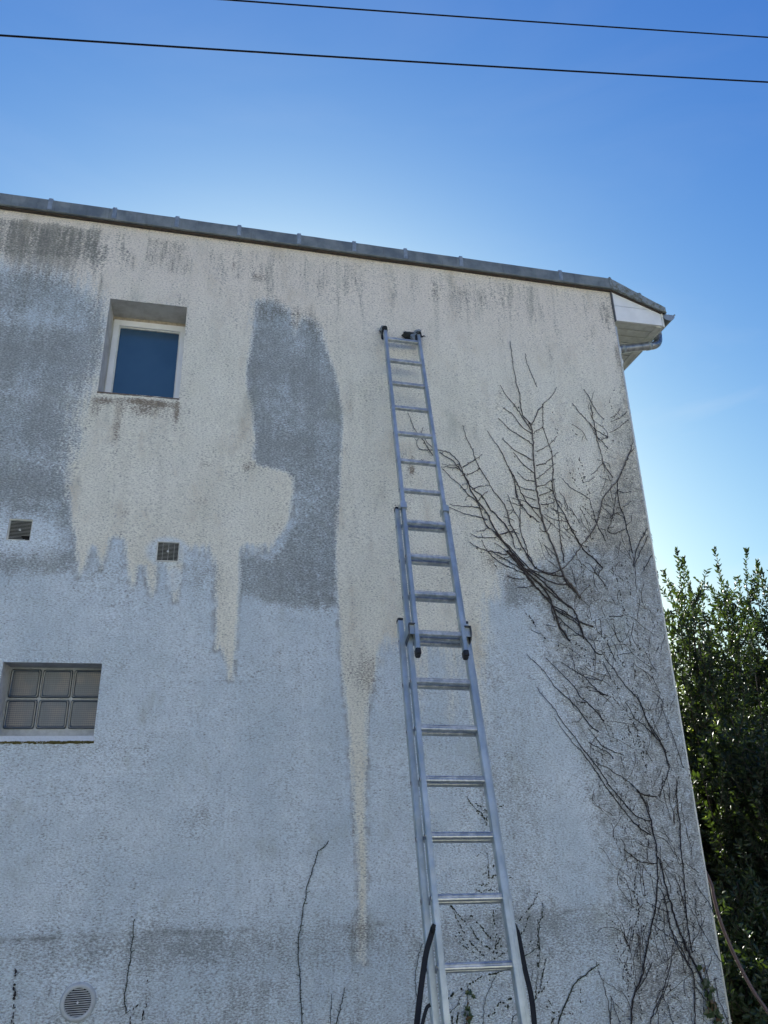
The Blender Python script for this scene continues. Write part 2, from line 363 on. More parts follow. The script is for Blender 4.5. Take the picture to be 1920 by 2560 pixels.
t = NT('roughcast_render', .92, .15)
grain = t.noise(90, 4, .66, stretch=(.68, 1, 1.35))
vor = t.voro(120, stretch=(1, 1, 1.3))
n_mid = t.noise(14, 4, .6)
n_lo = t.noise(2.2, 4, .55); g2_ = t.noise(120, 3, .6, stretch=(.6, 1, 1.4))
n_str = t.noise(9, 3, .55, stretch=(1, 1, .13))          # runs downwards
n_str2 = t.noise(30, 3, .6, stretch=(1, 1, .10))
gm = lambda n, k: t.math('MULTIPLY', t.math('SUBTRACT', n, .5), k)
add = lambda *a: a[0] if len(a) == 1 else t.math('ADD', a[0], add(*a[1:]))
cs = add(t.attr('cream'), gm(n_mid, .030), gm(grain, .065), gm(n_str2, .060), gm(n_lo, .03))
m_cream = t.ss(cs, -.018, .034)
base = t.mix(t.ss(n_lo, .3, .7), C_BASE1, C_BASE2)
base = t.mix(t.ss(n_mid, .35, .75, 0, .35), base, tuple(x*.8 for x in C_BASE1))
cream = t.mix(t.ss(n_lo, .3, .72), C_CREAM1, C_CREAM2)
cream = t.mix(t.ss(t.attr('pink'), .35, 1.0, 0, .95), cream, C_PINK)
cream = t.mix(t.ss(n_str, .45, .75, 0, .30), cream, tuple(x*.78 for x in C_CREAM2))
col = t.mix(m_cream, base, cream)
# dark tide line round the washed streaks
rim = t.math('MULTIPLY', t.math('MULTIPLY', t.ss(cs, -.030, -.004), t.ss(cs, -.004, .010, 1, 0)), t.attr('rimw'))
col = t.mix(t.math('MULTIPLY', rim, t.ss(n_mid, .35, .65, .0, .55)), col, (.20, .20, .19))
col = t.mix(t.ss(t.attr('halo'), .45, .85, 0, .75), col, C_HALO)
# grime, held by the hollows of the coat
gp_ = t.math('MULTIPLY', t.attr('gpatch'), t.ss(m_cream, 0, 1, 1, .12, 'LINEAR'))
grm = t.math('MAXIMUM', t.attr('grime'), gp_)
gr = add(grm, gm(n_mid, .45), gm(grain, -2.2), gm(g2_, -1.3), gm(n_str, .8), gm(n_str2, .4), gm(n_lo, .5))
col = t.mix(t.ss(gr, .10, 1.40, 0, .80), col, (.27, .295, .285))
gr2 = add(grm, gm(n_lo, 1.9), gm(n_mid, 1.3), gm(grain, -2.2), t.ss(n_str, .4, .7, 0, .12))
col = t.mix(t.ss(gr2, .35, 1.15, 0, .50), col, (.28, .30, .30))
dk = add(t.attr('dark'), gm(n_str2, 1.3), gm(grain, -1.9), gm(n_mid, .9), gm(n_str, .7))
col = t.mix(t.ss(dk, .25, 1.15, 0, .84), col, t.mix(t.ss(t.sep()[0], -1.3, -.6), (.15, .175, .165), (.18, .165, .13)))
tp = add(t.attr('topb'), gm(n_str, 1.9), gm(n_str2, 1.1), gm(grain, -1.9))
col = t.mix(t.ss(tp, .42, 1.15, 0, .70), col, (.25, .245, .21))
ru = add(t.attr('rust'), gm(grain, -2.2), gm(n_mid, .5), gm(n_str2, .5))
col = t.mix(t.ss(ru, .22, 1.05, 0, .82), col, (.17, .115, .065))
rn = t.noise(34, 5, .75, dist=.8)
rt = add(t.math('MULTIPLY', t.attr('root'), .80), gm(grain, -1.4), gm(n_mid, 1.1), gm(n_lo, .9), gm(rn, 1.4))
col = t.mix(t.ss(rt, .30, 1.25, 0, .74), col, (.17, .17, .15))
# pale scratchy traces of the rootlets
web = t.noise(26, 5, .75, dist=1.6)
wb = t.ss(t.math('ABSOLUTE', t.math('SUBTRACT', web, .5)), 0, .035, 1, 0)
col = t.mix(t.math('MULTIPLY', wb, t.ss(t.attr('root'), .25, .8, 0, .60)), col, (.50, .50, .46))
web2 = t.noise(17, 4, .7, dist=2.2)
wb2 = t.ss(t.math('ABSOLUTE', t.math('SUBTRACT', web2, .52)), 0, .02, 1, 0)
col = t.mix(t.math('MULTIPLY', t.math('MULTIPLY', wb2, t.ss(n_mid, .5, .62)), t.ss(t.attr('root'), .3, .7, 0, .7)), col, (.05, .045, .04))
col = t.mix(t.math('MULTIPLY', t.attr('line'), t.ss(t.noise(5, 3, .6), .42, .62, 0, .6)), col, (.10, .09, .075))
algae = t.noise(3.2, 5, .62, stretch=(1, 1, .6))
al = t.math('ADD', t.ss(algae, .50, .72), gm(grain, .9))
col = t.mix(t.ss(al, .25, 1.1, 0, .34), col, (.36, .39, .33))
warm = t.noise(4.5, 5, .65, stretch=(1, 1, .45))
col = t.mix(t.math('MULTIPLY', t.ss(t.math('ADD', warm, gm(grain, .5)), .52, .80, 0, .62), m_cream), col, (.50, .43, .32))
# tone varies grain by grain, relief shading painted into the colour
g2 = t.noise(130, 3, .6, stretch=(.6, 1, 1.4))
vv = t.math('MULTIPLY', t.ss(grain, .32, .64, .82, 1.17, 'LINEAR'), t.ss(g2, .3, .7, .90, 1.11, 'LINEAR'))
cmb = t.t.nodes.new('ShaderNodeCombineColor')
for i_ in range(3): t.t.links.new(vv, cmb.inputs[i_])
col = t.mix(1.0, col, cmb.outputs[0], 'MULTIPLY')
# flecks: shade and dirt of the pits painted into the colour
fl = t.math('MULTIPLY', t.ss(grain, .36, .47, 1, 0), t.ss(t.noise(5, 4, .7), .35, .65, .25, 1.0))
col = t.mix(t.math('MULTIPLY', fl, t.ss(n_mid, .3, .7, .22, .58)), col, (.24, .26, .28))
fl2 = t.ss(t.noise(42, 3, .65, stretch=(1, 1, 1.4)), .62, .72)
col = t.mix(t.math('MULTIPLY', fl2, .45), col, (.12, .12, .13))
t.color(col)
hgt = add(t.math('MULTIPLY', grain, 1.0), t.math('MULTIPLY', vor, .5), t.math('MULTIPLY', n_mid, .5))
t.bump(hgt, .9, .012)
M_WALL = t.m

t = NT('side_render', .92, .15)
g1 = t.noise(95, 3, .6); t.color(t.mix(t.ss(t.noise(3, 5, .6), .3, .7), (.42, .41, .37), (.30, .30, .29))); t.bump(g1, .8, .01)
M_SIDE = t.m
t = NT('smooth_reveal_plaster', .9, .2)
t.color(t.mix(t.ss(t.noise(9, 5, .65), .35, .75), (.66, .66, .64), (.46, .45, .42))); t.bump(t.noise(60, 3, .6), .4, .004)
M_REV = t.m
M_PVC = simple('white_plastic', (.80, .82, .82), .35, var=.05, scale=8, spec=.5)
M_PVCOLD = simple('weathered_white_plastic', (.66, .68, .64), .5, var=.12, scale=14, spec=.4)
M_BEIGE = simple('yellowed_sealant', (.40, .35, .27), .8, var=.25, scale=30)
M_DARK = simple('void_shade', (.012, .012, .014), .9, var=.2)  # near-black stand-in for the shade inside vents and rung ends
M_BLACK = simple('black_plastic', (.02, .02, .022), .5, var=.3)
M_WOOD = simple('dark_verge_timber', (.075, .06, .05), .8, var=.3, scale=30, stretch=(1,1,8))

t = NT('aged_zinc', .55, .4, .30)
zn = t.noise(6, 5, .65, stretch=(1, 1, 1)); zs = t.noise(34, 4, .6, stretch=(1, 1, .12)); zb = t.voro(24)
zc = t.mix(t.ss(zn, .35, .68), (.14, .165, .175), (.25, .28, .285))
zc = t.mix(t.ss(zs, .52, .78, 0, .55), zc, (.09, .105, .11))
zc = t.mix(t.ss(t.noise(60, 3, .7), .6, .8, 0, .35), zc, (.36, .37, .36))
t.color(zc); t.rough(t.ss(zn, .3, .7, .45, .7)); t.bump(t.noise(20, 3, .5), .15, .004)
M_ZINC = t.m
t = NT('mossy_zinc', .6, .4, .35)
mz = t.noise(28, 5, .7)
zc = t.mix(t.ss(mz, .45, .62), (.27, .31, .32), (.15, .15, .11)); zc = t.mix(t.ss(t.noise(60, 4, .6), .58, .75, 0, .5), zc, (.36, .38, .33))
t.color(zc); t.bump(mz, .3, .004); M_ZMOSS = t.m
M_ZNEW = simple('bright_joint_zinc', (.30, .34, .36), .45, metal=.4, var=.18, scale=25)

# ---------------------------------------------------------------- building
bld = tag(empty('house'), 'two-storey house gable in stained pale roughcast render with zinc verge, seen from below', 'house')
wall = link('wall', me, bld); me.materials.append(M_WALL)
for o, d in ((OP_WIN, .262), (OP_BLK, .20), (OP_VA, .05), (OP_VB, .03)):
    mb = MB()
    x0, x1, z0, z1 = o; e = .004
    mb.add([(x0,-e+.004,z0),(x0,d,z0),(x0,d,z1),(x0,-e+.004,z1)], [(0,1,2,3)])
    mb.add([(x1,0,z0),(x1,d,z0),(x1,d,z1),(x1,0,z1)], [(3,2,1,0)])
    mb.add([(x0,0,z1),(x1,0,z1),(x1,d,z1),(x0,d,z1)], [(0,1,2,3)])
    mb.add([(x0,0,z0),(x1,0,z0),(x1,d,z0),(x0,d,z0)], [(3,2,1,0)])
    mb.build('reveal', M_REV, bld)
# the rest of the shell: side, back, left walls and a floor slab's worth of darkness inside
mb = MB(); D = 9.0
mb.add([(XR,.0,ZG),(XR,D,ZG),(XR,D,6.1),(XR,.0,6.1)], [(0,1,2,3)])
mb.add([(XL,.0,ZG),(XL,D,ZG),(XL,D,6.1),(XL,.0,6.1)], [(3,2,1,0)])
mb.add([(XL,D,ZG),(XR,D,ZG),(XR,D,6.1),(XL,D,6.1)], [(3,2,1,0)])
mb.build('side_wall', M_SIDE, bld)
mb = MB(); mb.tube([(XR+.002, .004, ZG), (XR+.002, .004, 1.6), (XR+.003, .003, 3.5), (XR+.002, .004, 5.66)], .0085, 8)
mb.build('corner_bead', M_PVCOLD, bld, True)

# roof: flat part then steeper skirt over the eaves, behind the flashing
KX, EX = 3.417, 3.945
ZT, ZB, ZE = 6.169, 6.055, 5.915       # flashing top, bottom, top at the eaves end
mb = MB()
prof = [(XL-.15, 6.205), (KX, 6.145), (EX-.01, 5.900), (EX-.01, 5.882), (KX, 6.10), (XL-.15, 6.16)]
mb.loft([[Vector((x, y, z)) for x, z in prof] for y in (-.02, D+.2)])
mb.build('roof', simple('roof_covering', (.10, .10, .11), .8), bld)

def fl_top(x): return ZT - .0064*(x-KX) if x <= KX else ZT + (ZE-ZT)*(x-KX)/(EX-KX)
def fl_bot(x): return ZB - .0064*(x-KX) if x <= KX else ZB + (5.868-ZB)*(x-KX)/(3.909-KX)
JX = [wp(x*KD, y*KD).x for x, y in ((113,440),(250,460),(384,477),(517,496),(645,515),(763,532),(873,547),(992,563),(1206,597))]
joints = [XL, -5.6, -4.9, -4.2, -3.5, -2.75, -2.1] + JX + [KX]
def flash_piece(x0, x1, mat, n=4, wob=.0016):
    m_ = MB(); secs = []
    for i in range(n+1):
        x = x0 + (x1-x0)*i/n; w = random.uniform(-wob, wob)
        zt, zb = fl_top(x), fl_bot(x)
        secs.append([Vector(p) for p in ((x, -.048+w, zb+.006), (x, -.056+w, zb-.001), (x, -.052+w, zb-.006), (x, -.036, zb-.006), (x, -.036, zb+.004), (x, -.040+w, zb+.012),
                     (x, -.040+w, zt-.006), (x, .06, zt-.004), (x, .06, zt), (x, -.045+w, zt), (x, -.049+w, zt-.006))])
    m_.loft(secs); return m_.build('flashing', mat, bld)
for a, b_ in zip(joints[:-1], joints[1:]):
    flash_piece(a+.001, b_-.001, M_ZINC)
mid = wp(1377*KD, 640*KD).x
flash_piece(KX+.001, mid-.004, M_ZMOSS); flash_piece(mid+.004, EX, M_ZMOSS)
for i, jx in enumerate(joints[1:-1] + [KX-.006, mid]):
    w = .019 if i < len(joints)-2 else .012
    m_ = MB(); s_ = (fl_top(jx+.01)-fl_top(jx-.01))/.02
    zt, zb = fl_top(jx), fl_bot(jx)
    sec = []
    for dx in (-w, -w+.004, w-.004, w):
        o_ = -.0525 if abs(dx) < w else -.0465; k = s_*dx; up_ = .017 if abs(dx) < w else .002
        sec.append([Vector((jx+dx, y, z+k)) for y, z in ((o_, zb+.014), (o_, zt+.000), (o_+.008, zt+up_), (.05, zt+up_-.002), (.05, zt-.004), (-.03, zt-.008), (-.03, zb+.014))])
    m_.loft(sec); m_.build('joint_cover', M_ZNEW if i < len(joints)-2 else M_ZMOSS, bld)
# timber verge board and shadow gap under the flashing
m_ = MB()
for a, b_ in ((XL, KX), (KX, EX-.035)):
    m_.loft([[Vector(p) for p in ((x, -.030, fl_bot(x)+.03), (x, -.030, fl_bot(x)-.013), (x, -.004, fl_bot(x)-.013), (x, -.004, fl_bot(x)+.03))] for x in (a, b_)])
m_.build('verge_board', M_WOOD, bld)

# boxed eaves at the right-hand corner
PB = 5.722          # soffit height
PXR = 3.906
def pz(x): return fl_bot(x) - .011
m_ = MB(); zs_ = 5.885
x_c = 3.80
def slab(m, pts, y0, y1):
    m.loft([[Vector((x, y, z)) for x, z in pts] for y in (y0, y1)])
xs0 = XR+.010
split = [(xs0, 5.902), (3.745, 5.862)]
slab(m_, [(xs0, PB), (PXR, PB+.004), (PXR, pz(PXR)), (3.846, 5.885), (xs0, 5.888)], -.012, .006)
m_.build('eaves_panel', M_PVC, bld)
m_ = MB(); slab(m_, [(xs0, 5.892), (3.838, 5.889), (xs0, pz(xs0))], -.012, .006); m_.build('eaves_panel', M_PVC, bld)
m_ = MB(); slab(m_, [(XR-.002, PB-.004), (XR+.009, PB-.004), (XR+.009, pz(XR)), (XR-.002, pz(XR))], -.018, .006); m_.build('panel_trim', simple('grey_trim', (.10,.11,.12), .5), bld)
m_ = MB(); slab(m_, [(PXR+.0005, PB-.01), (PXR+.020, PB-.01), (PXR+.020, pz(PXR)+.02), (PXR+.0005, pz(PXR)+.02)], -.016, D); m_.build('fascia', M_PVCOLD, bld)
y = .008
while y < 1.75:
    m_ = MB(); m_.box(XR+.003, PXR-.001, y, y+.088, PB+.001, PB+.010); m_.box(XR+.003, PXR-.001, y+.088, y+.100, PB+.016, PB+.020)
    m_.build('soffit_board', M_PVCOLD, bld); y += .1002
m_ = MB(); m_.box(XR+.003, PXR-.001, y, D, PB+.001, PB+.012); m_.build('soffit_panel', M_PVCOLD, bld)
m_ = MB(); m_.box(PXR-.055, PXR-.0005, .0075, D, PB-.006, PB+.0005); m_.build('edge_trim', M_PVCOLD, bld)
# torn dark underlay at the end of the flashing
m_ = MB(); m_.add([(3.87,-.03,5.895),(3.945,-.04,5.885),(3.965,-.03,5.866),(3.93,-.02,5.862),(3.87,-.02,5.880),(3.87,.04,5.895),(3.945,.04,5.885),(3.965,.03,5.866),(3.93,.02,5.862),(3.87,.02,5.880)], [(0,1,2,3,4),(9,8,7,6,5),(0,5,6,1),(1,6,7,2),(2,7,8,3),(3,8,9,4),(4,9,5,0)])
m_.build('underlay_flap', M_BLACK, bld)
# half-round gutter
gx0, gz0, gr0 = 3.996, 5.870, .066
def halfpts(r0, y, n=14): return [Vector((gx0 - r0*math.cos(math.pi*k/n), y, gz0 - r0*math.sin(math.pi*k/n))) for k in range(n+1)]
m_ = MB()
for i, (ra, rb) in enumerate(((gr0, gr0-.003),)):
    secs = [halfpts(ra, yy_) + halfpts(rb, yy_)[::-1] for yy_ in (.0, 2.5, D)]
    m_.loft(secs)
m_.tube([(gx0+gr0+.004, -.004, gz0+.004), (gx0+gr0+.004, 4, gz0+.004), (gx0+gr0+.004, D, gz0+.004)], .0075, 8)
gut = m_.build('gutter', M_ZINC, bld)
m_ = MB(); q = halfpts(gr0+.002, 0); m_.loft([[p+Vector((0,-.003,0)) for p in q], [p+Vector((0,.0,0)) for p in q]]); m_.build('end_cap', M_ZNEW, gut)
# downpipe swan-neck
def arc_path(pts, rr, n=7):
    out = [Vector(pts[0])]
    for i in range(1, len(pts)-1):
        a, b, c = Vector(pts[i-1]), Vector(pts[i]), Vector(pts[i+1])
        u = (a-b).normalized(); v = (c-b).normalized()
        p0 = b+u*rr; p1 = b+v*rr
        for k in range(n+1):
            s = k/n; out.append(p0*(1-s)**2 + b*2*s*(1-s) + p1*s*s)
    out.append(Vector(pts[-1])); return out
path = arc_path([(3.990, .20, 5.815), (3.990, .20, 5.665), (3.462, .16, 5.515), (3.462, .15, ZG)], .085)
m_ = MB(); m_.tube(path, .040, 14)
t = NT('downpipe_zinc', .32, .5, .85)
pn = t.noise(16, 4, .6); t.color(t.mix(t.ss(pn, .35, .7), (.20, .22, .24), (.40, .41, .41))); t.rough(t.ss(pn, .3, .7, .25, .5))
dp = m_.build('downpipe', t.m, bld, True)
for c, dirv in (((3.990, .20, 5.785), (0,0,1)), ((3.86, .190, 5.628), (1,.076,.284)), ((3.56, .1675, 5.543), (1,.076,.284))):
    c = Vector(c); dv = Vector(dirv).normalized()*.02
    m_ = MB(); m_.tube([c-dv, c+dv], .0425, 14); m_.build('pipe_collar', M_ZNEW, dp, True)
# loose filler dribble at the corner under the pipe
m_ = MB(); pts = []
for k in range(12):
    pts.append((XR+.004+random.uniform(-.006, .006), .0, 5.44-.021*k))
m_.tube(pts, [random.uniform(.005, .012) for _ in pts], 6); m_.build('filler_bead', M_PVCOLD, bld, True)

# ---- frosted window
x0, x1, z0, z1 = OP_WIN; d = .262
wf = MB(); fw_ = .040; TS = .038; ls = .012
wf.box(x0+ls, x0+ls+fw_, d-.045, d+.02, z0, z1-TS); wf.box(x1-ls-fw_, x1-ls, d-.045, d+.02, z0, z1-TS)
wf.box(x0+ls+fw_, x1-ls-fw_, d-.045, d+.02, z1-TS-.052, z1-TS); wf.box(x0+ls+fw_, x1-ls-fw_, d-.045, d+.02, z0, z0+.06)
win = wf.build('window', M_PVC, bld); tag(win, 'small frosted window with white frame, deep reveal')
ox = .014
m_ = MB(); m_.box(x0, x1, d-.028, d+.02, z1-TS, z1); m_.build('sealing_strip', M_BEIGE, win)
for a_, b_ in ((x0, x0+ls), (x1-ls, x1)):
    m_ = MB(); m_.box(a_, b_, d-.028, d+.02, z0, z1-TS); m_.build('frame_strip', M_PVCOLD, win)
m_ = MB(); a_, b_ = x0+ls+fw_, x1-ls-fw_
m_.box(a_, a_+.010, d-.030, d+.01, z0+.06, z1-.090); m_.box(b_-.010, b_, d-.030, d+.01, z0+.06, z1-.090); m_.box(a_+.010, b_-.010, d-.030, d+.01, z1-.100, z1-.090); m_.build('glazing_bead', M_PVCOLD, win)
t = NT('frosted_glass', .22, .9)
t.color(t.mix(t.ss(t.noise(3, 3, .5), .3, .7), (.026, .062, .11), (.034, .076, .13))); t.bump(t.noise(300, 2, .5), .05, .001)  # blue of the mirrored sky put into the glass colour
t.b.inputs['Coat Weight'].default_value = .3
m_ = MB(); m_.box(a_+.010, b_-.010, d-.018, d+.004, z0+.06, z1-.100); m_.build('pane', t.m, win)
m_ = MB(); m_.loft([[Vector(p) for p in ((x, -.001, z0+.002), (x, -.005, z0-.004-.006*abs(math.sin(x*37))), (x, .004, z0-.014), (x, .02, z0-.014), (x, d, z0+.004))] for x in np.linspace(x0-.004, x1+.002, 26)]); m_.build('sill', simple('stained_sill_edge', (.16,.13,.10), .9, var=.6, scale=30), win)

# ---- glass block window
x0, x1, z0, z1 = OP_BLK; d = .19
GB = MB(); GB.box(x0-.05, x1+.05, d, d+.07, z0-.05, z1+.05)
gbw = GB.build('glass_block_window', simple('grey_joint_mortar', (.44, .47, .48), .9, var=.12, scale=40, bump=.3), bld); tag(gbw, 'window of six ribbed glass blocks in two rows')
t = NT('ribbed_block_glass', .35, .5)
inn = t.noise(6, 3, .55); M_GBsep = t.sep(); rz = t.math('SINE', t.math('MULTIPLY', M_GBsep[2], 2*math.pi/.0125)); rx = t.math('SINE', t.math('MULTIPLY', M_GBsep[0], 2*math.pi/.0125))
lin_ = t.ss(t.math('ADD', rz, t.math('MULTIPLY', rx, .6)), -1.2, .9); t.color(t.mix(lin_, (.040, .062, .09), t.mix(t.ss(inn, .46, .68), (.075, .105, .14), (.17, .16, .165)))); t.b.inputs['Coat Weight'].default_value = .12  # crossed bands put the shading of the ribs into the colour
M_GB = t.m
M_GBR = NT('block_rim_glass', .12, .9); M_GBR.color((.035, .055, .075)); M_GBR = M_GBR.m
DB = .18
pitch = wp(184,1712,DB).x-wp(105,1711,DB).x; bw = pitch-.0095; bx = wp(28,1680,DB).x
zz0 = wp(60,1747,DB).z-pitch+.006
for i in range(3):
    for j in range(2):
        cx_ = bx + bw/2 + pitch*i; cz_ = zz0 + bw/2 + pitch*j
        m_ = MB(); secs = []
        for r_, yq in ((bw/2, d-.002), (bw/2-.002, d-.012), (bw/2-.007, d-.015), (bw/2-.012, d-.012), (bw/2-.016, d-.008)):
            q = []; cr = .013
            for cxn, czn, a0 in ((1,1,0),(-1,1,90),(-1,-1,180),(1,-1,270)):
                for k in range(4):
                    a = R(a0+30*k); q.append(Vector((cx_ + cxn*(r_-cr) + cr*math.cos(a), yq, cz_ + czn*(r_-cr) + cr*math.sin(a))))
            secs.append(q)
        m_.loft(secs, caps=False)
        blk = m_.build('glass_block', M_GBR, gbw)
        # pressed face with ribs both ways
        n = 16; hw = bw/2-.016; vs = []; fs = []
        for a in range(n+1):
            for b_ in range(n+1):
                u = -hw+2*hw*a/n; v = -hw+2*hw*b_/n
                vs.append((cx_+u, d-.008 + .0002*((a % 2) + (b_ % 2)), cz_+v))
        for a in range(n):
            for b_ in range(n):
                fs.append((a*(n+1)+b_, (a+1)*(n+1)+b_, (a+1)*(n+1)+b_+1, a*(n+1)+b_+1))
        m_ = MB(); m_.add(vs, fs); fc = m_.build('ribbed_face', M_GB, blk) if False else None
        blk.data.materials.append(M_GB)
        me2 = blk.data; base_v = len(me2.vertices)
        bmv = [tuple(v.co) for v in me2.vertices] + vs; bmf = [tuple(p.vertices) for p in me2.polygons]
        nf = len(bmf); bmf += [tuple(base_v+i_ for i_ in f) for f in fs]
        nm = bpy.data.meshes.new('glass_block'); nm.from_pydata(bmv, [], bmf); nm.materials.append(M_GBR); nm.materials.append(M_GB)
        for p in nm.polygons: p.material_index = 1 if p.index >= nf else 0; p.use_smooth = p.index < nf
        blk.data = nm
m_ = MB()
n = 40
secs = []
for k in range(n+1):
    x = x0-.02 + (x1-x0+.026)*k/n
    secs.append([Vector((x, -.004, z0+.026+random.uniform(-.0006,.0006))), Vector((x, -.007+random.uniform(-.001,.001), z0+.004+random.uniform(-.001,.001))), Vector((x, -.012+random.uniform(-.004,.002), z0-.010+random.uniform(-.003,.003))), Vector((x, .0, z0-.022+random.uniform(-.004,.003))), Vector((x, .02, z0-.02)), Vector((x, .03, z0-.01)), Vector((x, .03, z0+.020))])
m_.loft(secs); t = NT('mossy_sill_render', .9, .2); sz = t.sep()[2]
mo = t.math('ADD', t.noise(45, 4, .7), t.ss(sz, z0-.01, z0+.006, .25, -.45)); t.color(t.mix(t.ss(mo, .52, .68), (.56, .61, .66), (.10, .09, .03))); t.bump(t.noise(60, 3, .6), .6, .006)
m_.build('sill', t.m, gbw)

# ---- square vents and round vent
def square_vent(o, depth, ns, broken, verts):
    x0, x1, z0, z1 = o; f = .007
    m_ = MB(); yv = depth
    m_.box(x0+.001, x0+f, yv-.02, yv, z0+.001, z1-.001); m_.box(x1-f, x1-.001, yv-.02, yv, z0+.001, z1-.001)
    m_.box(x0+f, x1-f, yv-.02, yv, z1-f, z1-.001); m_.box(x0+f, x1-f, yv-.02, yv, z0+.001, z0+f)
    v = m_.build('vent_grille', M_PVCOLD, bld)
    m_ = MB(); m_.box(x0+.001, x1-.001, yv+.002, yv+.004, z0, z1); m_.build('vent_opening_shade', M_DARK, v)  # dark plate painting the shade behind the slats
    step = (z1-z0-2*f)/ns
    for k in range(ns):
        zc_ = z0+f+step*(k+.5)
        xe = x1-f
        if broken and k in (1, 2): xe = x1-f-.040-.008*k
        if broken and k == 0: xe = x1-f-.03
        m_ = MB(); m_.loft([[Vector(p) for p in ((x, yv-.016, zc_-step*.20), (x, yv-.018, zc_-step*.06), (x, yv-.004, zc_+step*.26), (x, yv-.002, zc_+step*.14))] for x in (x0+f, xe)])
        m_.build('slat', M_PVCOLD, v)
    for q in verts:
        m_ = MB(); m_.box(x0+(x1-x0)*q-.001, x0+(x1-x0)*q+.001, yv-.0195, yv-.0165, z0+f, z1-f); m_.build('bar', M_PVCOLD, v)
    m_ = MB(); m_.tube([((x0+x1)/2, yv-.024, (z0+z1)/2), ((x0+x1)/2, yv-.017, (z0+z1)/2)], .0075, 10); m_.build('screw_boss', M_PVCOLD, v)
    return v
tag(square_vent(OP_VA, .028, 14, True, []), 'square slatted air vent with a broken lower corner')
tag(square_vent(OP_VB, .012, 14, False, [.27, .52, .77]), 'square slatted air vent on a smooth mortar patch')
c = wp(195, 2505); rv = .091
m_ = MB(); secs = []
for r_, yq in ((rv+.006, .003), (rv+.004, -.008), (rv-.004, -.014), (rv-.018, -.015), (rv-.021, -.010), (rv-.021, .002)):
    secs.append([Vector((c.x+r_*math.cos(2*math.pi*k/48), yq, c.z+r_*math.sin(2*math.pi*k/48))) for k in range(48)])
m_.loft(secs, caps=False); v = m_.build('vent_grille', simple('round_vent_plastic', (.42,.46,.48), .5, var=.1), bld, True); tag(v, 'round air vent with horizontal slats')
m_ = MB(); m_.tube([(c.x, -.0015, c.z), (c.x, -.0010, c.z)], rv-.0205, 40); m_.build('vent_opening_shade', M_DARK, v)  # dark disc painting the shade behind the round grille
for k in range(13):
    zz = -1+2*(k+.5)/13; hwid = math.sqrt(max(0, 1-zz*zz))*(rv-.022); zc_ = c.z+zz*(rv-.022); st = 2*(rv-.022)/13
    m_ = MB(); m_.loft([[Vector(p) for p in ((x, -.012, zc_-st*.20), (x, -.013, zc_-st*.08), (x, -.006, zc_+st*.16), (x, -.005, zc_+st*.04))] for x in (c.x-hwid, c.x+hwid)])
    m_.build('slat', M_PVCOLD, v)
m_ = MB(); m_.tube([(c.x, -.018, c.z), (c.x, -.012, c.z)], .006, 10); m_.build('screw_boss', M_PVC, v)
# ================================================================ ladder
LX0, LIN, LY0, LZ0, LAL, LTX, LX1, LIN1 = 1.216, .262, -.092, 5.184, R(71.588), -.028, 1.189, .318
SP = .28
ld = Vector((LTX, -math.cos(LAL), -math.sin(LAL))).normalized()     # down the ladder
lx = Vector((1, 0, 0)); lx = (lx - ld*lx.dot(ld)).normalized()
ln_ = ld.cross(lx); 
if ln_.y < 0: ln_ = -ln_                                            # into the wall
t = NT('brushed_aluminium', .48, .4, .58)
an = t.noise(60, 3, .6, stretch=(1, 1, .05)); ab = t.noise(7, 4, .6)
ac = t.mix(t.ss(ab, .35, .7), (.40, .45, .44), (.57, .62, .60)); ac = t.mix(t.ss(t.noise(26, 4, .7), .60, .78, 0, .45), ac, (.20, .21, .22))
t.color(ac); t.rough(t.ss(an, .3, .7, .28, .50)); t.bump(an, .08, .002)
M_ALU = t.m
t = NT('worn_rung_aluminium', .35, .5, .85)
ab = t.noise(22, 5, .65); ac = t.mix(t.ss(ab, .38, .68), (.33, .36, .37), (.60, .63, .63)); t.color(ac); t.rough(t.ss(ab, .3, .7, .28, .55)); M_RUNG = t.m
M_RUB = simple('black_rubber', (.018, .019, .02), .55, var=.4, scale=60)
lad = tag(empty('extension_ladder'), 'three-section aluminium extension ladder leaning against the stained wall', 'ladder')
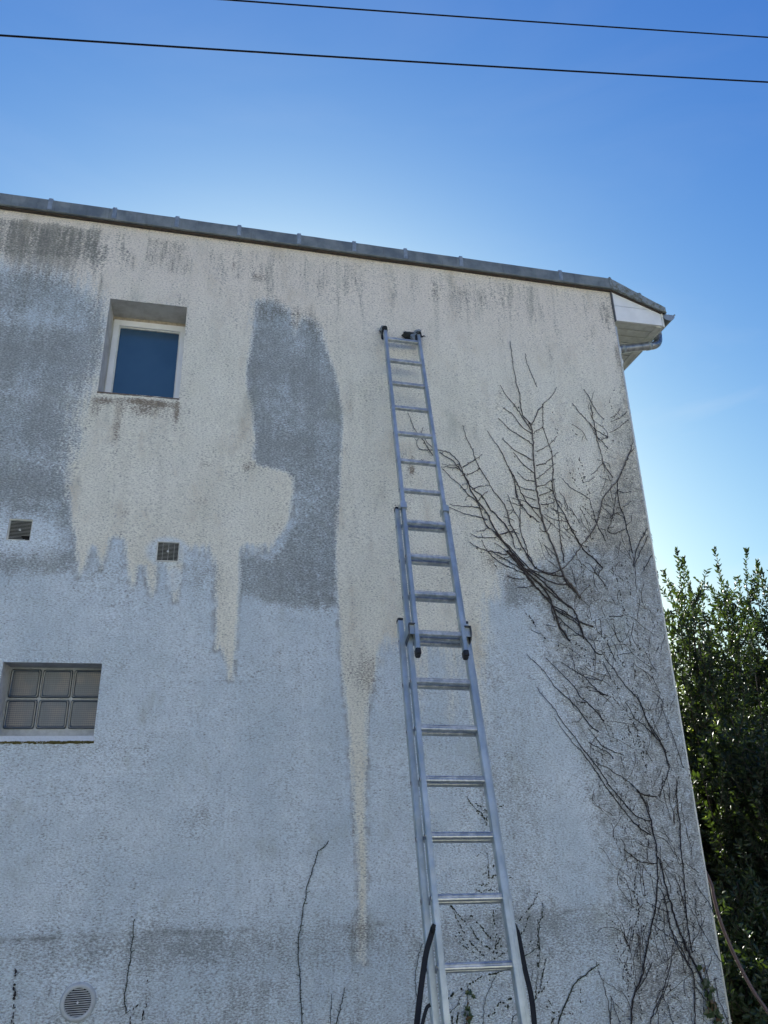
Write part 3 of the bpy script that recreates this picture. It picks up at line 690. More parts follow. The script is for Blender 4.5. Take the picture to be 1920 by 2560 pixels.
def section(xin, inner, off, k0, k1, rw, rd, up, dn, feet, capcol, side_sink=0):
    O = lambda k: Vector((xin, LY0, LZ0)) + Vector((LTX, -math.cos(LAL), -math.sin(LAL)))*SP*k + ln_*off
    for sgn in (0, 1):
        xo = -rw/2 if sgn == 0 else inner+rw/2
        a = O(k0) + lx*xo - ld*up; b = O(k1) + lx*xo + ld*dn
        m_ = MB(); c = (a+b)/2; L = (b-a).length
        m_.bbox(c, lx, ln_, (b-a).normalized(), rw/2, rd/2, L/2, .0035)
        # raised lips of the extrusion on the front face
        for q in (-1, 1):
            m_.obox(c + lx*q*(rw/2-.0035) - ln_*(rd/2+.0006), lx, ln_, (b-a).normalized(), .002, .0012, L/2-.002)
        rail = m_.build('rail', M_ALU, lad)
        m_ = MB()
        m_.bbox(a - ld*.006, lx, ln_, ld, rw/2+.0015, rd/2+.0015, .009, .006)
        if up > .02 and capcol: m_.build('end_cap', M_RUB, rail)
        if feet:
            m_ = MB(); f0 = b + ld*.012
            m_.bbox(f0, lx, ln_, ld, rw/2+.003, rd/2+.002, .016, .006)
            m_.bbox(f0 + ld*.018 + ln_*.004, lx, ln_, ld, rw/2+.001, rd/2-.006, .008, .006)
            m_.build('foot', M_RUB, rail)
    for k in range(k0, k1+1):
        p0 = O(k) - lx*.001; p1 = O(k) + lx*(inner+.001); c = (p0+p1)/2
        m_ = MB(); ax = (p1-p0).normalized()
        hs = .0150; hd = .0155
        # hollow, slightly tapered section with ribs on the tread
        pr = [(-hd,-hs+.003),(-hd+.003,-hs),(hd-.003,-hs+.001),(hd,-hs+.004),(hd-.002,hs-.003),(hd-.005,hs),(-hd+.004,hs),(-hd+.0,hs-.003),(-hd-.0012,.006),(-hd+.0004,.003),(-hd+.0004,-.003),(-hd-.0012,-.006)]
        up_ = -ld
        m_.loft([[q + ln_*a + up_*b for a, b in pr] for q in (p0, p1)])
        # flared collar where it comes through the rail, open in the middle
        for q, s_ in ((O(k) - lx*rw, -1), (O(k) + lx*(inner+rw), 1)):
            n = 16; ring = []
            for r_, e in ((.0165, 0.), (.0150, .0032), (.0115, .0032), (.0105, -.0)):
                ring.append([q + lx*s_*e + (ln_*math.cos(2*math.pi*j/n) + up_*math.sin(2*math.pi*j/n))*r_ for j in range(n)])
            m_.loft(ring, caps=False)
        rg = m_.build('rung', M_RUNG, lad)
        for q, s_ in ((O(k) - lx*(rw+.0006), -1), (O(k) + lx*(inner+rw+.0006), 1)):
            if k == k0 or True:
                m_ = MB(); m_.tube([q, q + lx*s_*.0004], .0106, 12); m_.build('rung_hollow_shade', M_DARK, rg)  # dark disc painting the shade inside the open rung end
    return O
OT = section(LX0, LIN, 0.0, 0, 10, .025, .048, .125, .115, True, False)
OM = section(LX1, LIN1, .054, 7, 17, .029, .046, .14, .12, True, True)
OBx = LX1-.031
OB = section(OBx, .380, .109, 10, 20, .032, .046, .14, .20, True, True)
# guide clips that hold the sections together
def clip(c, hx, hy, hz, name='guide_bracket', mat=None):
    m_ = MB(); th = .003
    m_.obox(c - ln_*(hy), lx, ln_, ld, hx, th/2, hz); m_.obox(c - lx*(hx+th/2), lx, ln_, ld, th/2, hy+th/2, hz); m_.obox(c + lx*(hx+th/2), lx, ln_, ld, th/2, hy+th/2, hz)
    return m_.build(name, mat or M_ALU, lad)
for xo in (-.015, LIN+.015):
    clip(OT(6.55)+lx*xo+ln_*.004, .0185, .036, .026)
    clip(OT(9.95)+lx*xo*1.0 + lx*(-.026 if xo < 0 else .026) + ln_*.034, .020, .048, .030, mat=M_ALU)
# hooks resting on the rung, with a dark triangular locking plate
for xo, sg in ((-.058, -1), (LIN+.058, 1)):
    c = OT(10)+lx*xo
    m_ = MB(); pts = [(-.035,-.045),(.02,-.045),(.075,.02),(.075,.05),(-.01,.035),(-.035,.0)]
    m_.loft([[c + ln_*a + ld*b + lx*e for a, b in pts] for e in (-.002, .002)])
    m_.obox(c - ld*.046 + lx*(-sg*.018) + ln_*.0, lx, ln_, ld, .020, .036, .0016)
    m_.build('lock_hook', simple('dull_steel', (.12,.13,.14), .45, metal=.7), lad)
for k, xo in ((16, 0),):
    pass
m_ = MB(); m_.obox(OB(10.2)-lx*.0368-ln_*.012, lx, ln_, ld, .0006, .012, .05); m_.build('rating_label', simple('faded_label', (.5,.55,.6), .5), lad)

# padding taped round the two top ends (greyish cloth)
def crumple(name, center, rads, seed, mat, parent, squash=None, n=14, m=10, amp=.25, axis=None):
    rg = random.Random(seed); m_ = MB(); rows = []
    ph = [rg.uniform(0, 6.28) for _ in range(8)]
    for i in range(m+1):
        th = math.pi*i/m; row = []
        for j in range(n):
            f = 2*math.pi*j/n
            k = 1 + amp*(.45*math.sin(3*f+ph[0]+2*th)+.35*math.sin(5*f-3*th+ph[1])+.3*math.sin(7*th+ph[2]+f)) * math.sin(th) + rg.uniform(-.05,.05)
            row.append(center + lx*(rads[0]*k*math.sin(th)*math.cos(f)) + ln_*(rads[1]*k*math.sin(th)*math.sin(f)) - ld*(rads[2]*k*math.cos(th)))
        rows.append(row)
    m_.loft(rows); return m_.build(name, mat, parent)
M_TAPE = simple('grey_duct_tape', (.20, .24, .27), .42, var=.3, scale=40, bump=.3, spec=.5)
M_CLOTH = simple('dark_cloth', (.022, .026, .03), .9, var=.4, scale=60, bump=.5)
tl = OT(0)-ld*.125-lx*.015; tr = OT(0)-ld*.125+lx*(LIN+.015)
def tape(c, hx, hy, l, tilt, seed):
    m_ = MB(); rg = random.Random(seed); secs = []
    for i in range(7):
        s_ = i/6; sc = 1+.12*math.sin(9*s_+seed)+rg.uniform(-.04,.04); cc = c + ld*(l*(s_-.5)) + lx*tilt*(s_-.5)
        q = []
        for j in range(14):
            a = 2*math.pi*j/14; e = 1+rg.uniform(-.03,.03)
            ca, sa = math.cos(a), math.sin(a); w_ = (abs(ca)**3+abs(sa)**3)**(-1/3)
            q.append(cc + lx*hx*sc*ca*w_*e + ln_*hy*sc*sa*w_*e)
        secs.append(q)
    m_.loft(secs); return m_
o = crumple('end_padding', tl-ld*.012+ln_*.012-lx*.004, (.029,.038,.036), 3, M_TAPE, lad); tag(o, 'grey taped padding on the left top end')
tape(tl+ld*.018, .021, .036, .034, 0, 2).build('tape_wrap', M_CLOTH, o)
crumple('cloth_corner', tl-ld*.012-lx*.024+ln_*.02, (.013,.018,.022), 5, M_CLOTH, o)
crumple('cloth_fold', tl+ld*.05-lx*.010+ln_*.036, (.012,.014,.04), 8, M_CLOTH, o)
o = crumple('end_padding', tr-ld*.004-lx*.002+ln_*.008, (.036,.042,.044), 11, M_TAPE, lad); tag(o, 'bunched grey taped padding with loose dark cloth on the right top end')
crumple('cloth_bundle', tr-lx*.075+ln_*.030-ld*.002, (.054,.036,.032), 21, M_CLOTH, o)
m_ = MB(); pa = [(-.085,-.008),(-.02,-.028),(.012,-.01),(.004,.05),(-.030,.118),(-.05,.06)]
m_.loft([[tr + lx*a + ld*b_ + ln_*(e+.25*abs(a+.03)) for a, b_ in pa] for e in (-.006, .02)]); m_.build('cloth_flap', M_TAPE, o)
m_ = MB(); pa = [(-.03,.03),(-.006,.05),(-.022,.125),(-.034,.09)]
m_.loft([[tr + lx*a + ld*b_ + ln_*(e) for a, b_ in pa] for e in (-.012, .026)]); m_.build('cloth_fold', M_CLOTH, o)
m_ = MB(); m_.tube([tr+lx*.018+ld*.012, tr+lx*.036+ld*.020+ln_*.01, tr+lx*.050+ld*.016, tr+lx*.062+ld*.024], [.012,.008,.006,.003], 6); m_.build('loose_end', M_CLOTH, o)
tape(tr+ld*.02, .021, .035, .03, 0, 5).build('tape_wrap', M_CLOTH, o)

# black lashing straps
M_STRAP = simple('black_webbing', (.010, .011, .013), .75, var=.4, scale=120, bump=.3)
def ribbon(pts, widths, wdir, th=.0022):
    m_ = MB(); secs = []
    for i, p in enumerate(pts):
        tn = (Vector(pts[min(i+1, len(pts)-1)])-Vector(pts[max(i-1, 0)])).normalized()
        wd = (wdir - tn*wdir.dot(tn)).normalized(); nn = tn.cross(wd)
        w_ = widths[i] if hasattr(widths, '__len__') else widths
        secs.append([p + wd*w_/2*a + nn*th/2*b_ for a, b_ in ((-1,-1),(1,-1),(1,1),(-1,1))])
    m_.loft(secs); return m_
def spline(pts, n=6):
    out = []
    P = [Vector(p) for p in pts]
    for i in range(len(P)-1):
        p0, p1, p2, p3 = P[max(i-1,0)], P[i], P[i+1], P[min(i+2, len(P)-1)]
        for k in range(n):
            s = k/n
            out.append(.5*((2*p1)+(p2-p0)*s+(2*p0-5*p1+4*p2-p3)*s*s+(3*p1-p0-3*p2+p3)*s**3))
    out.append(P[-1]); return out
YS = -1.62
def hang(px, yoff=0.0):
    return spline([wp(x, y, YS+yoff-(y-2320)*.00075) for x, y in px])
pts = hang([(1084,2316),(1078,2338),(1066,2380),(1058,2430),(1050,2490),(1042,2560),(1034,2640),(1030,2760)], -.02)
o = ribbon(pts, [.010,.016]+[.024]*(len(pts)-2), Vector((1,.15,0))).build('lashing_strap', M_STRAP); tag(o, 'black webbing strap knotted to the left rail near the ladder foot', 'strap', 'black straps tied to the ladder')
m_ = MB(); kp = wp(1083, 2318, YS-.03); m_.tube([kp+Vector((.006,-.0,.012)), kp, kp+Vector((-.004,-.004,-.022))], [.008,.011,.006], 8); m_.build('knot', M_STRAP, o, True)
pts = hang([(1076,2512),(1068,2518),(1062,2535),(1056,2560),(1046,2600),(1040,2680)], -.04)
o = ribbon(pts, [.014]*len(pts), Vector((1,.15,0))).build('strap_tail', M_STRAP); tag(o, 'short loose black strap end low on the left rail', 'strap', 'black straps tied to the ladder')
pts = hang([(1288,2308),(1296,2340),(1304,2380),(1314,2430),(1328,2490),(1336,2560),(1340,2640),(1336,2760)], .34)
o = ribbon(pts, [.006,.010,.014,.016]+[.026]*(len(pts)-4), Vector((1,.15,0))).build('lashing_strap', M_STRAP); tag(o, 'black webbing strap bulging out behind the right ladder rail', 'strap', 'black straps tied to the ladder')

# ================================================================ overhead cables
M_CAB = simple('dark_cable_sheath', (.010, .012, .02), .95, spec=.05)
def cable(pxs, Y, r, label):
    a, b_ = wp(*pxs[0], Y), wp(*pxs[-1], Y); dirv = (b_-a).normalized(); pts = []
    mid_ = (a+b_)/2
    L = 16.0
    for i in range(61):
        s = -1+2*i/60; p = mid_ + dirv*L*s; sag = SAG*(s*s); pts.append(p+Vector((0, 0, sag)))
    m_ = MB()
    m_.tube(pts, r, 8)
    o = m_.build('overhead_cable', M_CAB, None, True); tag(o, label, 'cable', 'overhead cables crossing the sky'); return o
SAG = .35
cable([(545,0),(1920,95)], -1.0, .0064, 'upper dark cable crossing the top right of the sky')
cable([(0,92),(1920,208)], -1.25, .0068, 'lower dark cable running the full width of the sky')
# ================================================================ creepers on the wall
M_VINE = simple('bare_vine_bark', (.060, .050, .046), .85, var=.35, scale=60)
M_VINEG = simple('dark_vine_bark', (.032, .028, .028), .85, var=.35, scale=60)
M_VINEP = simple('grey_vine_bark', (.13, .115, .10), .85, var=.3, scale=50)
M_MOSS = simple('mossy_stem', (.035, .042, .025), .9, var=.4, scale=60)
CR = {'A': (1000, 960, .38577), 'B': (1300, 1400, .37372), 'C': (1300, 1940, .37372), 'D': (900, 1940, .37372), 'E': (0, 1940, .37372), 'F': (500, 1940, .37372), 'G': (1280, 640, .38577), 'H': (1100, 1960, .27125)}
def tr_(crop, pts):
    ox, oy, k = CR[crop]; return [wp(ox+x*k, oy+y*k) for x, y in pts]
vr = random.Random(11)
def wiggle(P, step=.016, amp=.0042):
    """resample a traced stem and give it the small kinks of a climbing shoot"""
    Q = spline(P, 8); out = [Q[0]]; acc = 0
    for a, b_ in zip(Q[:-1], Q[1:]):
        acc += (b_-a).length
        if acc >= step: out.append(b_ + Vector((vr.uniform(-amp, amp), 0, vr.uniform(-amp, amp)))); acc = 0
    if (out[-1]-Q[-1]).length > 1e-4: out.append(Q[-1])
    return out
def stem(crop, pts, parent, r0=.0016, r1=.0034, mat=None, lift=0.0, buds=True, name='stem', twigs=None, knobs=.5):
    P = wiggle(tr_(crop, pts)) if crop else wiggle(pts)
    n = len(P)
    if n < 3: P = [P[0], (P[0]+P[-1])/2, P[-1]]; n = 3
    rad = []
    for i in range(n):
        r_ = r0+(r1-r0)*i/(n-1)
        if i % 3 == 0: r_ *= 1.25
        rad.append(r_*vr.uniform(.85, 1.12))
    for i, p in enumerate(P):
        p.y = -.0045 - rad[i]*.8 - lift - (.004*vr.random() if i % 4 else 0)
    m_ = MB(); m_.tube(P, rad, 5)
    if buds:
        for i in range(1, n-1):
            if vr.random() < .33*knobs*2:
                t_ = (P[i+1]-P[i-1]).normalized(); s_ = Vector((-t_.z, 0, t_.x))*vr.choice((-1, 1)); L = vr.uniform(.004, .012)*vr.choice((1, 1, 1, 2.2))
                e = P[i] + s_*L - t_*L*.5 + Vector((0, vr.uniform(-.004, .001), 0))
                m_.tube([P[i], e], [rad[i]*.7, rad[i]*.45 + .0006], 4)
    o = m_.build(name, mat or M_VINE, parent, True)
    return P
def dashes(crop, pts, parent_list, r=.0042, gap=.55, jitter=.004):
    P = wiggle(tr_(crop, pts), .014, jitter)
    for i, p in enumerate(P[:-1]):
        if vr.random() < gap: continue
        d_ = (P[i+1]-p).normalized()*vr.uniform(.004, .010); q = p + Vector((vr.uniform(-jitter, jitter), -.004, vr.uniform(-jitter, jitter)))
        rr = r*vr.uniform(.5, 1.15)
        parent_list.tube([q-d_, q, q+d_], [rr*.5, rr, rr*.5], 5)
def creeper(label, cat='creeper', name='bare_creeper', group=None): return tag(empty(name), label, cat, group)

c1 = creeper('large leafless creeper fanning out over the upper wall to the right of the ladder')
TH = [  # (points, r0, r1, material)
 ([(845,265),(858,350),(862,440),(865,520),(872,600),(880,680),(893,740),(908,830),(930,910),(960,990),(1000,1080),(1030,1170),(1060,1250),(1110,1310),(1165,1385)], .0042, .0066, 'P'),
 ([(712,-275),(728,-140),(740,-75),(752,0),(772,60),(778,130),(790,200),(830,245),(850,270)], .002, .0036, ''),
 ([(650,10),(680,70),(740,140),(800,230),(845,300)], .002, .0034, ''),
 ([(665,155),(735,205),(780,270),(850,325)], .0018, .003, ''),
 ([(633,222),(700,290),(780,345),(825,370),(858,405)], .0018, .0034, ''),
 ([(665,350),(680,375),(740,430),(800,465),(862,500)], .0018, .0034, ''),
 ([(733,445),(780,505),(830,550),(870,580)], .002, .003, ''),
 ([(758,575),(800,615),(840,630),(872,632)], .0018, .003, ''),
 ([(1012,22),(980,80),(925,135),(880,200),(855,265)], .002, .0034, ''),
 ([(918,130),(925,200),(925,280),(945,350),(970,410),(985,480),(990,560),(985,640),(990,700),(1015,770),(1060,840),(1090,910),(1140,1000),(1190,1080),(1250,1130),(1310,1195)], .002, .0042, ''),
 ([(1310,1195),(1285,1235),(1300,1270),(1330,1310)], .003, .002, ''),
 ([(865,325),(890,300),(920,285)], .0018, .003, ''), ([(885,440),(920,420),(965,395),(1015,340)], .0028, .0018, ''),
 ([(880,530),(940,515),(985,475),(1025,445)], .003, .0018, ''), ([(882,615),(930,580),(970,545),(1005,515)], .003, .0018, ''),
 ([(885,668),(930,655),(978,625)], .003, .002, ''), ([(900,725),(950,710),(990,690)], .003, .002, ''), ([(912,782),(960,778),(1000,768)], .003, .002, ''),
 ([(565,305),(600,360),(640,420),(675,485),(705,550),(745,620),(790,720),(840,790),(905,810)], .0018, .0038, ''),
 ([(405,268),(425,340),(460,410),(485,480),(510,540),(560,620),(600,690),(650,750),(690,820),(705,890),(740,960),(790,1060),(850,1160),(880,1200)], .0018, .0044, ''),
 ([(250,430),(300,440),(345,470),(385,520),(410,590),(440,650),(480,690),(540,740),(580,810),(640,870),(690,930),(730,1000)], .0022, .0042, ''),
 ([(255,445),(290,470),(340,500),(390,560),(430,620),(455,690),(500,760),(560,840),(600,920),(640,990)], .0026, .0052, ''),
 ([(265,540),(320,540),(380,555),(420,590)], .0018, .003, ''), ([(270,520),(330,530),(385,520)], .0016, .0026, ''),
 ([(270,550),(330,610),(400,670),(440,720),(500,770),(530,850),(560,920),(620,970),(680,1040),(740,1110),(800,1180)], .002, .0052, ''),
 ([(320,778),(350,790),(420,795),(480,800),(530,815)], .0018, .003, ''), ([(308,798),(370,825),(440,848),(500,862),(560,880)], .0018, .003, ''),
 ([(405,540),(450,515),(490,490),(530,460)], .003, .0018, ''), ([(430,595),(470,575),(515,555)], .003, .0018, ''),
 ([(465,685),(520,665),(580,660)], .003, .0016, ''), ([(505,760),(530,725),(568,697)], .003, .0018, ''),
 ([(400,665),(410,648),(435,655),(430,680),(405,690)], .0014, .0014, ''), ([(420,760),(430,735),(460,730),(475,745)], .0016, .0016, ''),
 ([(455,972),(500,995),(560,998),(620,995)], .0018, .003, ''), ([(450,1025),(490,1055),(560,1080),(620,1095),(690,1110)], .002, .0036, ''),
 ([(527,1012),(550,1060),(590,1110),(650,1160),(710,1190),(780,1220),(830,1240)], .002, .004, ''),
 ([(580,1080),(640,1115),(700,1150),(760,1190),(820,1230)], .002, .004, ''), ([(610,1035),(660,1060),(700,1100)], .002, .003, ''),
 ([(490,955),(530,955),(575,930)], .0016, .0026, ''), ([(640,980),(690,965),(760,940)], .003, .0016, ''), ([(660,975),(720,960),(770,975)], .003, .0016, ''),
 ([(640,1130),(690,1125),(740,1100)], .002, .003, ''),
 ([(615,970),(660,1020),(710,1080),(760,1150),(810,1210),(870,1270),(930,1330),(970,1400),(1000,1480),(1030,1570),(1080,1640),(1095,1665)], .0045, .0062, ''),
 ([(625,955),(680,1030),(740,1090),(790,1150),(850,1205),(930,1225),(1000,1225),(1060,1190)], .003, .0042, ''),
 ([(640,985),(700,1060),(755,1130),(800,1190),(870,1240),(940,1300),(1000,1360),(1060,1420),(1110,1455)], .004, .005, ''),
 ([(700,1100),(770,1180),(830,1230),(900,1290),(960,1340),(1030,1400),(1110,1450),(1140,1500),(1165,1570),(1190,1650)], .003, .005, ''),
 ([(690,1080),(760,1160),(800,1215),(850,1280),(900,1340),(960,1400)], .004, .0055, ''),
 ([(800,1220),(860,1300),(920,1360),(980,1430),(1050,1470),(1110,1510),(1160,1545),(1250,1575)], .004, .003, ''),
 ([(820,1200),(900,1240),(960,1280),(1040,1300),(1110,1305)], .004, .003, ''),
 ([(870,1195),(950,1230),(1020,1245),(1060,1250),(1090,1290),(1165,1385)], .0036, .005, ''),
 ([(1060,1240),(1075,1290),(1120,1340),(1165,1380)], .004, .004, ''),
 ([(693,1245),(740,1262),(810,1268)], .0018, .003, ''), ([(760,1320),(810,1320),(855,1310)], .0018, .0028, ''),
 ([(720,740),(760,750),(820,770),(870,830),(910,880),(935,920)], .0018, .0034, ''), ([(695,715),(715,770),(740,830),(770,880),(780,960),(810,1040),(830,1110),(860,1170)], .0018, .0036, ''),
 ([(930,1045),(970,1080),(1010,1120),(1035,1165)], .0018, .003, ''), ([(940,1055),(960,1095),(985,1130)], .0018, .002, ''),
 ([(1045,610),(1090,660),(1140,695),(1200,730),(1225,745)], .0018, .0028, ''),
 ([(985,570),(1000,690),(1020,800),(1030,900),(1035,1000),(1050,1100),(1060,1160)], .0018, .0034, ''),
 ([(705,555),(740,640),(760,740),(790,800),(850,860),(900,900)], .0022, .0032, ''), ([(750,650),(800,680),(870,695)], .0018, .0028, ''), ([(790,720),(830,740),(880,755)], .0018, .0028, ''),
 ([(735,590),(745,680),(755,740)], .002, .003, ''), ([(780,760),(775,850),(775,930)], .0018, .003, ''), ([(690,755),(740,780),(790,790)], .0018, .003, ''), ([(690,820),(730,820),(700,860)], .0016, .002, ''),
 ([(960,735),(1010,755),(1050,785)], .0016, .0026, ''), ([(975,805),(1020,830),(1070,850)], .0016, .0026, ''), ([(935,845),(980,875),(1080,895)], .0016, .0026, ''), ([(900,935),(940,960),(980,905)], .0016, .0024, ''),
 ([(940,670),(970,685),(990,700)], .0018, .003, ''), ([(1070,945),(1105,945),(1145,960)], .0016, .0026, ''), ([(670,860),(700,870),(735,890)], .0018, .0026, ''),
 ([(1095,800),(1130,850),(1160,905)], .0016, .0022, ''), ([(1030,700),(1065,750),(1090,820)], .0016, .0022, ''),
 ([(1165,1380),(1190,1340),(1238,1300)], .003, .0018, 'P'), ([(1195,1160),(1230,1170),(1260,1220),(1285,1245)], .0018, .003, ''), ([(1100,1180),(1120,1230),(1135,1300)], .0016, .0022, ''),
 ([(50,190),(75,250),(105,320),(150,370),(185,425),(210,465)], .0016, .0028, ''), ([(150,280),(135,320),(160,330)], .0016, .002, ''), ([(120,350),(108,390),(130,425),(170,430),(210,430),(250,430)], .0018, .0024, ''), ([(155,350),(200,410),(250,432)], .0018, .0028, ''), ([(135,490),(150,500)], .0016, .0016, ''),
 ([(1060,1190),(1110,1140),(1165,1060),(1220,990),(1270,910),(1290,840),(1310,750),(1360,680),(1410,620),(1440,550),(1475,470),(1512,425)], .0034, .0036, 'P'),
 ([(1150,1025),(1190,1055),(1220,1050)], .002, .0018, ''), ([(1205,1000),(1215,985),(1230,990),(1228,1005)], .0013, .0013, ''),
 ([(730,1000),(740,1060),(790,1075)], .003, .002, ''), ([(975,1420),(985,1480),(1000,1530)], .003, .004, ''),
]
for p, a, b_, k in TH: stem('A', p, c1, a*1.15, b_*1.12, {'P': M_VINEP, '': M_VINE}[k])
# knots and tangles where shoots cross
m_ = MB()
for x, y, s in [(768,155,.010),(835,262,.012),(740,472,.009),(980,440,.010),(978,632,.014),(985,655,.010),(790,785,.012),(845,860,.014),(695,1092,.018),(710,1085,.012),(485,490,.010),(512,553,.010),(925,138,.009),(920,284,.008),(805,1215,.018),(820,1225,.014),(780,1065,.008),(730,740,.008),(675,155,.006),(155,385,.010),(180,428,.008),(1290,468,.004),(672,480,.008),(1165,1385,.010)]:
    p = tr_('A', [(x, y)])[0]; q = [p+Vector((vr.uniform(-s,s)*.5, -.008, vr.uniform(-s,s)*.6)) for _ in range(5)]; m_.tube(q, [s*.25, s*.45, s*.5, s*.4, s*.2], 5)
o = m_.build('knot_tangle', M_VINEG, c1, True)

c1b = tag(empty('detached_stem'), 'short lone vine stem above the fan of the large creeper', 'stem fragment')
stem('G', [(85,635),(90,680),(120,760),(142,810),(160,850)], c1b, .002, .0026, M_VINEG)

c2 = creeper('thin leafless creeper near the upper right corner of the wall, below the eaves')
for p, a, b_ in [([(1190,37),(1220,85),(1250,140),(1280,190),(1320,235)], .002, .002), ([(1258,45),(1240,100),(1218,145),(1222,165),(1235,160)], .0014, .0014),
 ([(1235,140),(1245,210),(1260,290),(1275,370),(1300,450),(1315,510),(1345,560),(1378,612)], .003, .0026), ([(1115,127),(1160,185),(1210,240),(1260,295),(1310,325),(1347,347)], .002, .0026), ([(1225,255),(1260,320),(1300,370),(1340,412)], .002, .0024),
 ([(1315,515),(1270,560),(1235,592)], .0022, .0016), ([(1275,490),(1310,505),(1350,520),(1360,545)], .0016, .0018), ([(1300,365),(1325,352),(1347,345)], .0018, .0022), ([(1310,510),(1325,545),(1320,580)], .003, .0015)]: stem('A', p, c2, a*1.15, b_*1.15)
c3 = creeper('leafless creeper branching along the right edge of the wall beside the sky')
for p, a, b_ in [([(1185,642),(1225,630),(1258,605)], .0016, .0016), ([(1290,598),(1320,618),(1368,628)], .0016, .0016), ([(1362,220),(1400,200),(1422,165)], .0016, .0018), ([(1362,245),(1420,225),(1470,180)], .0016, .002), ([(1358,315),(1410,290),(1475,235)], .0016, .0022),
 ([(1505,385),(1475,470),(1445,550),(1410,630),(1405,700),(1420,780),(1445,850),(1465,930),(1490,1030),(1505,1100)], .0024, .003), ([(1405,690),(1450,705),(1500,700)], .0018, .0016), ([(1440,800),(1470,785),(1497,760)], .0018, .0016),
 ([(1400,700),(1390,780),(1375,870),(1345,955),(1375,972),(1400,968),(1460,940)], .0018, .0022), ([(1300,770),(1340,785),(1370,800)], .0016, .002), ([(1310,860),(1350,870),(1390,840)], .0016, .0016), ([(1400,835),(1445,830)], .0018, .0016),
 ([(1235,830),(1270,832),(1300,820)], .0016, .0016), ([(1225,745),(1250,830),(1270,900),(1300,960),(1330,1020)], .0018, .0024), ([(1600,940),(1560,1010),(1530,1080),(1505,1180)], .0026, .0022), ([(1606,985),(1565,1070),(1510,1190)], .0026, .002), ([(1630,1110),(1600,1160),(1575,1210)], .0024, .0016),
 ([(1390,840),(1430,850),(1450,870)], .0018, .0016), ([(1340,935),(1380,930),(1385,915)], .0016, .0016), ([(1500,850),(1495,890),(1460,920)], .0016, .0018), ([(1310,805),(1350,835),(1385,890)], .0016, .002), ([(1295,935),(1330,950)], .0016,.0016), ([(1240,850),(1245,880),(1290,880)], .0016, .0016)]: stem('A', p, c3, a*1.15, b_*1.15, M_VINEG)
# little tendril curls standing off the corner
m_ = MB()
for x, y, s in ((1625,1338,7),(1628,1350,6),(1628,1396,9),(1627,1430,6),(1632,1440,5),(1634,1470,4)):
    cc = wp(x, y); cc.x = XR+.022; cc.y = .02; q = [cc + Vector((math.cos(a)*s*.0021-.006, -.004*a, math.sin(a)*s*.003)) for a in [k*.62 for k in range(9)]]
    m_.tube(q, .0017 if s > 6 or y < 1400 else .004, 5)
m_.build('tendril', M_VINEG, c3, True)

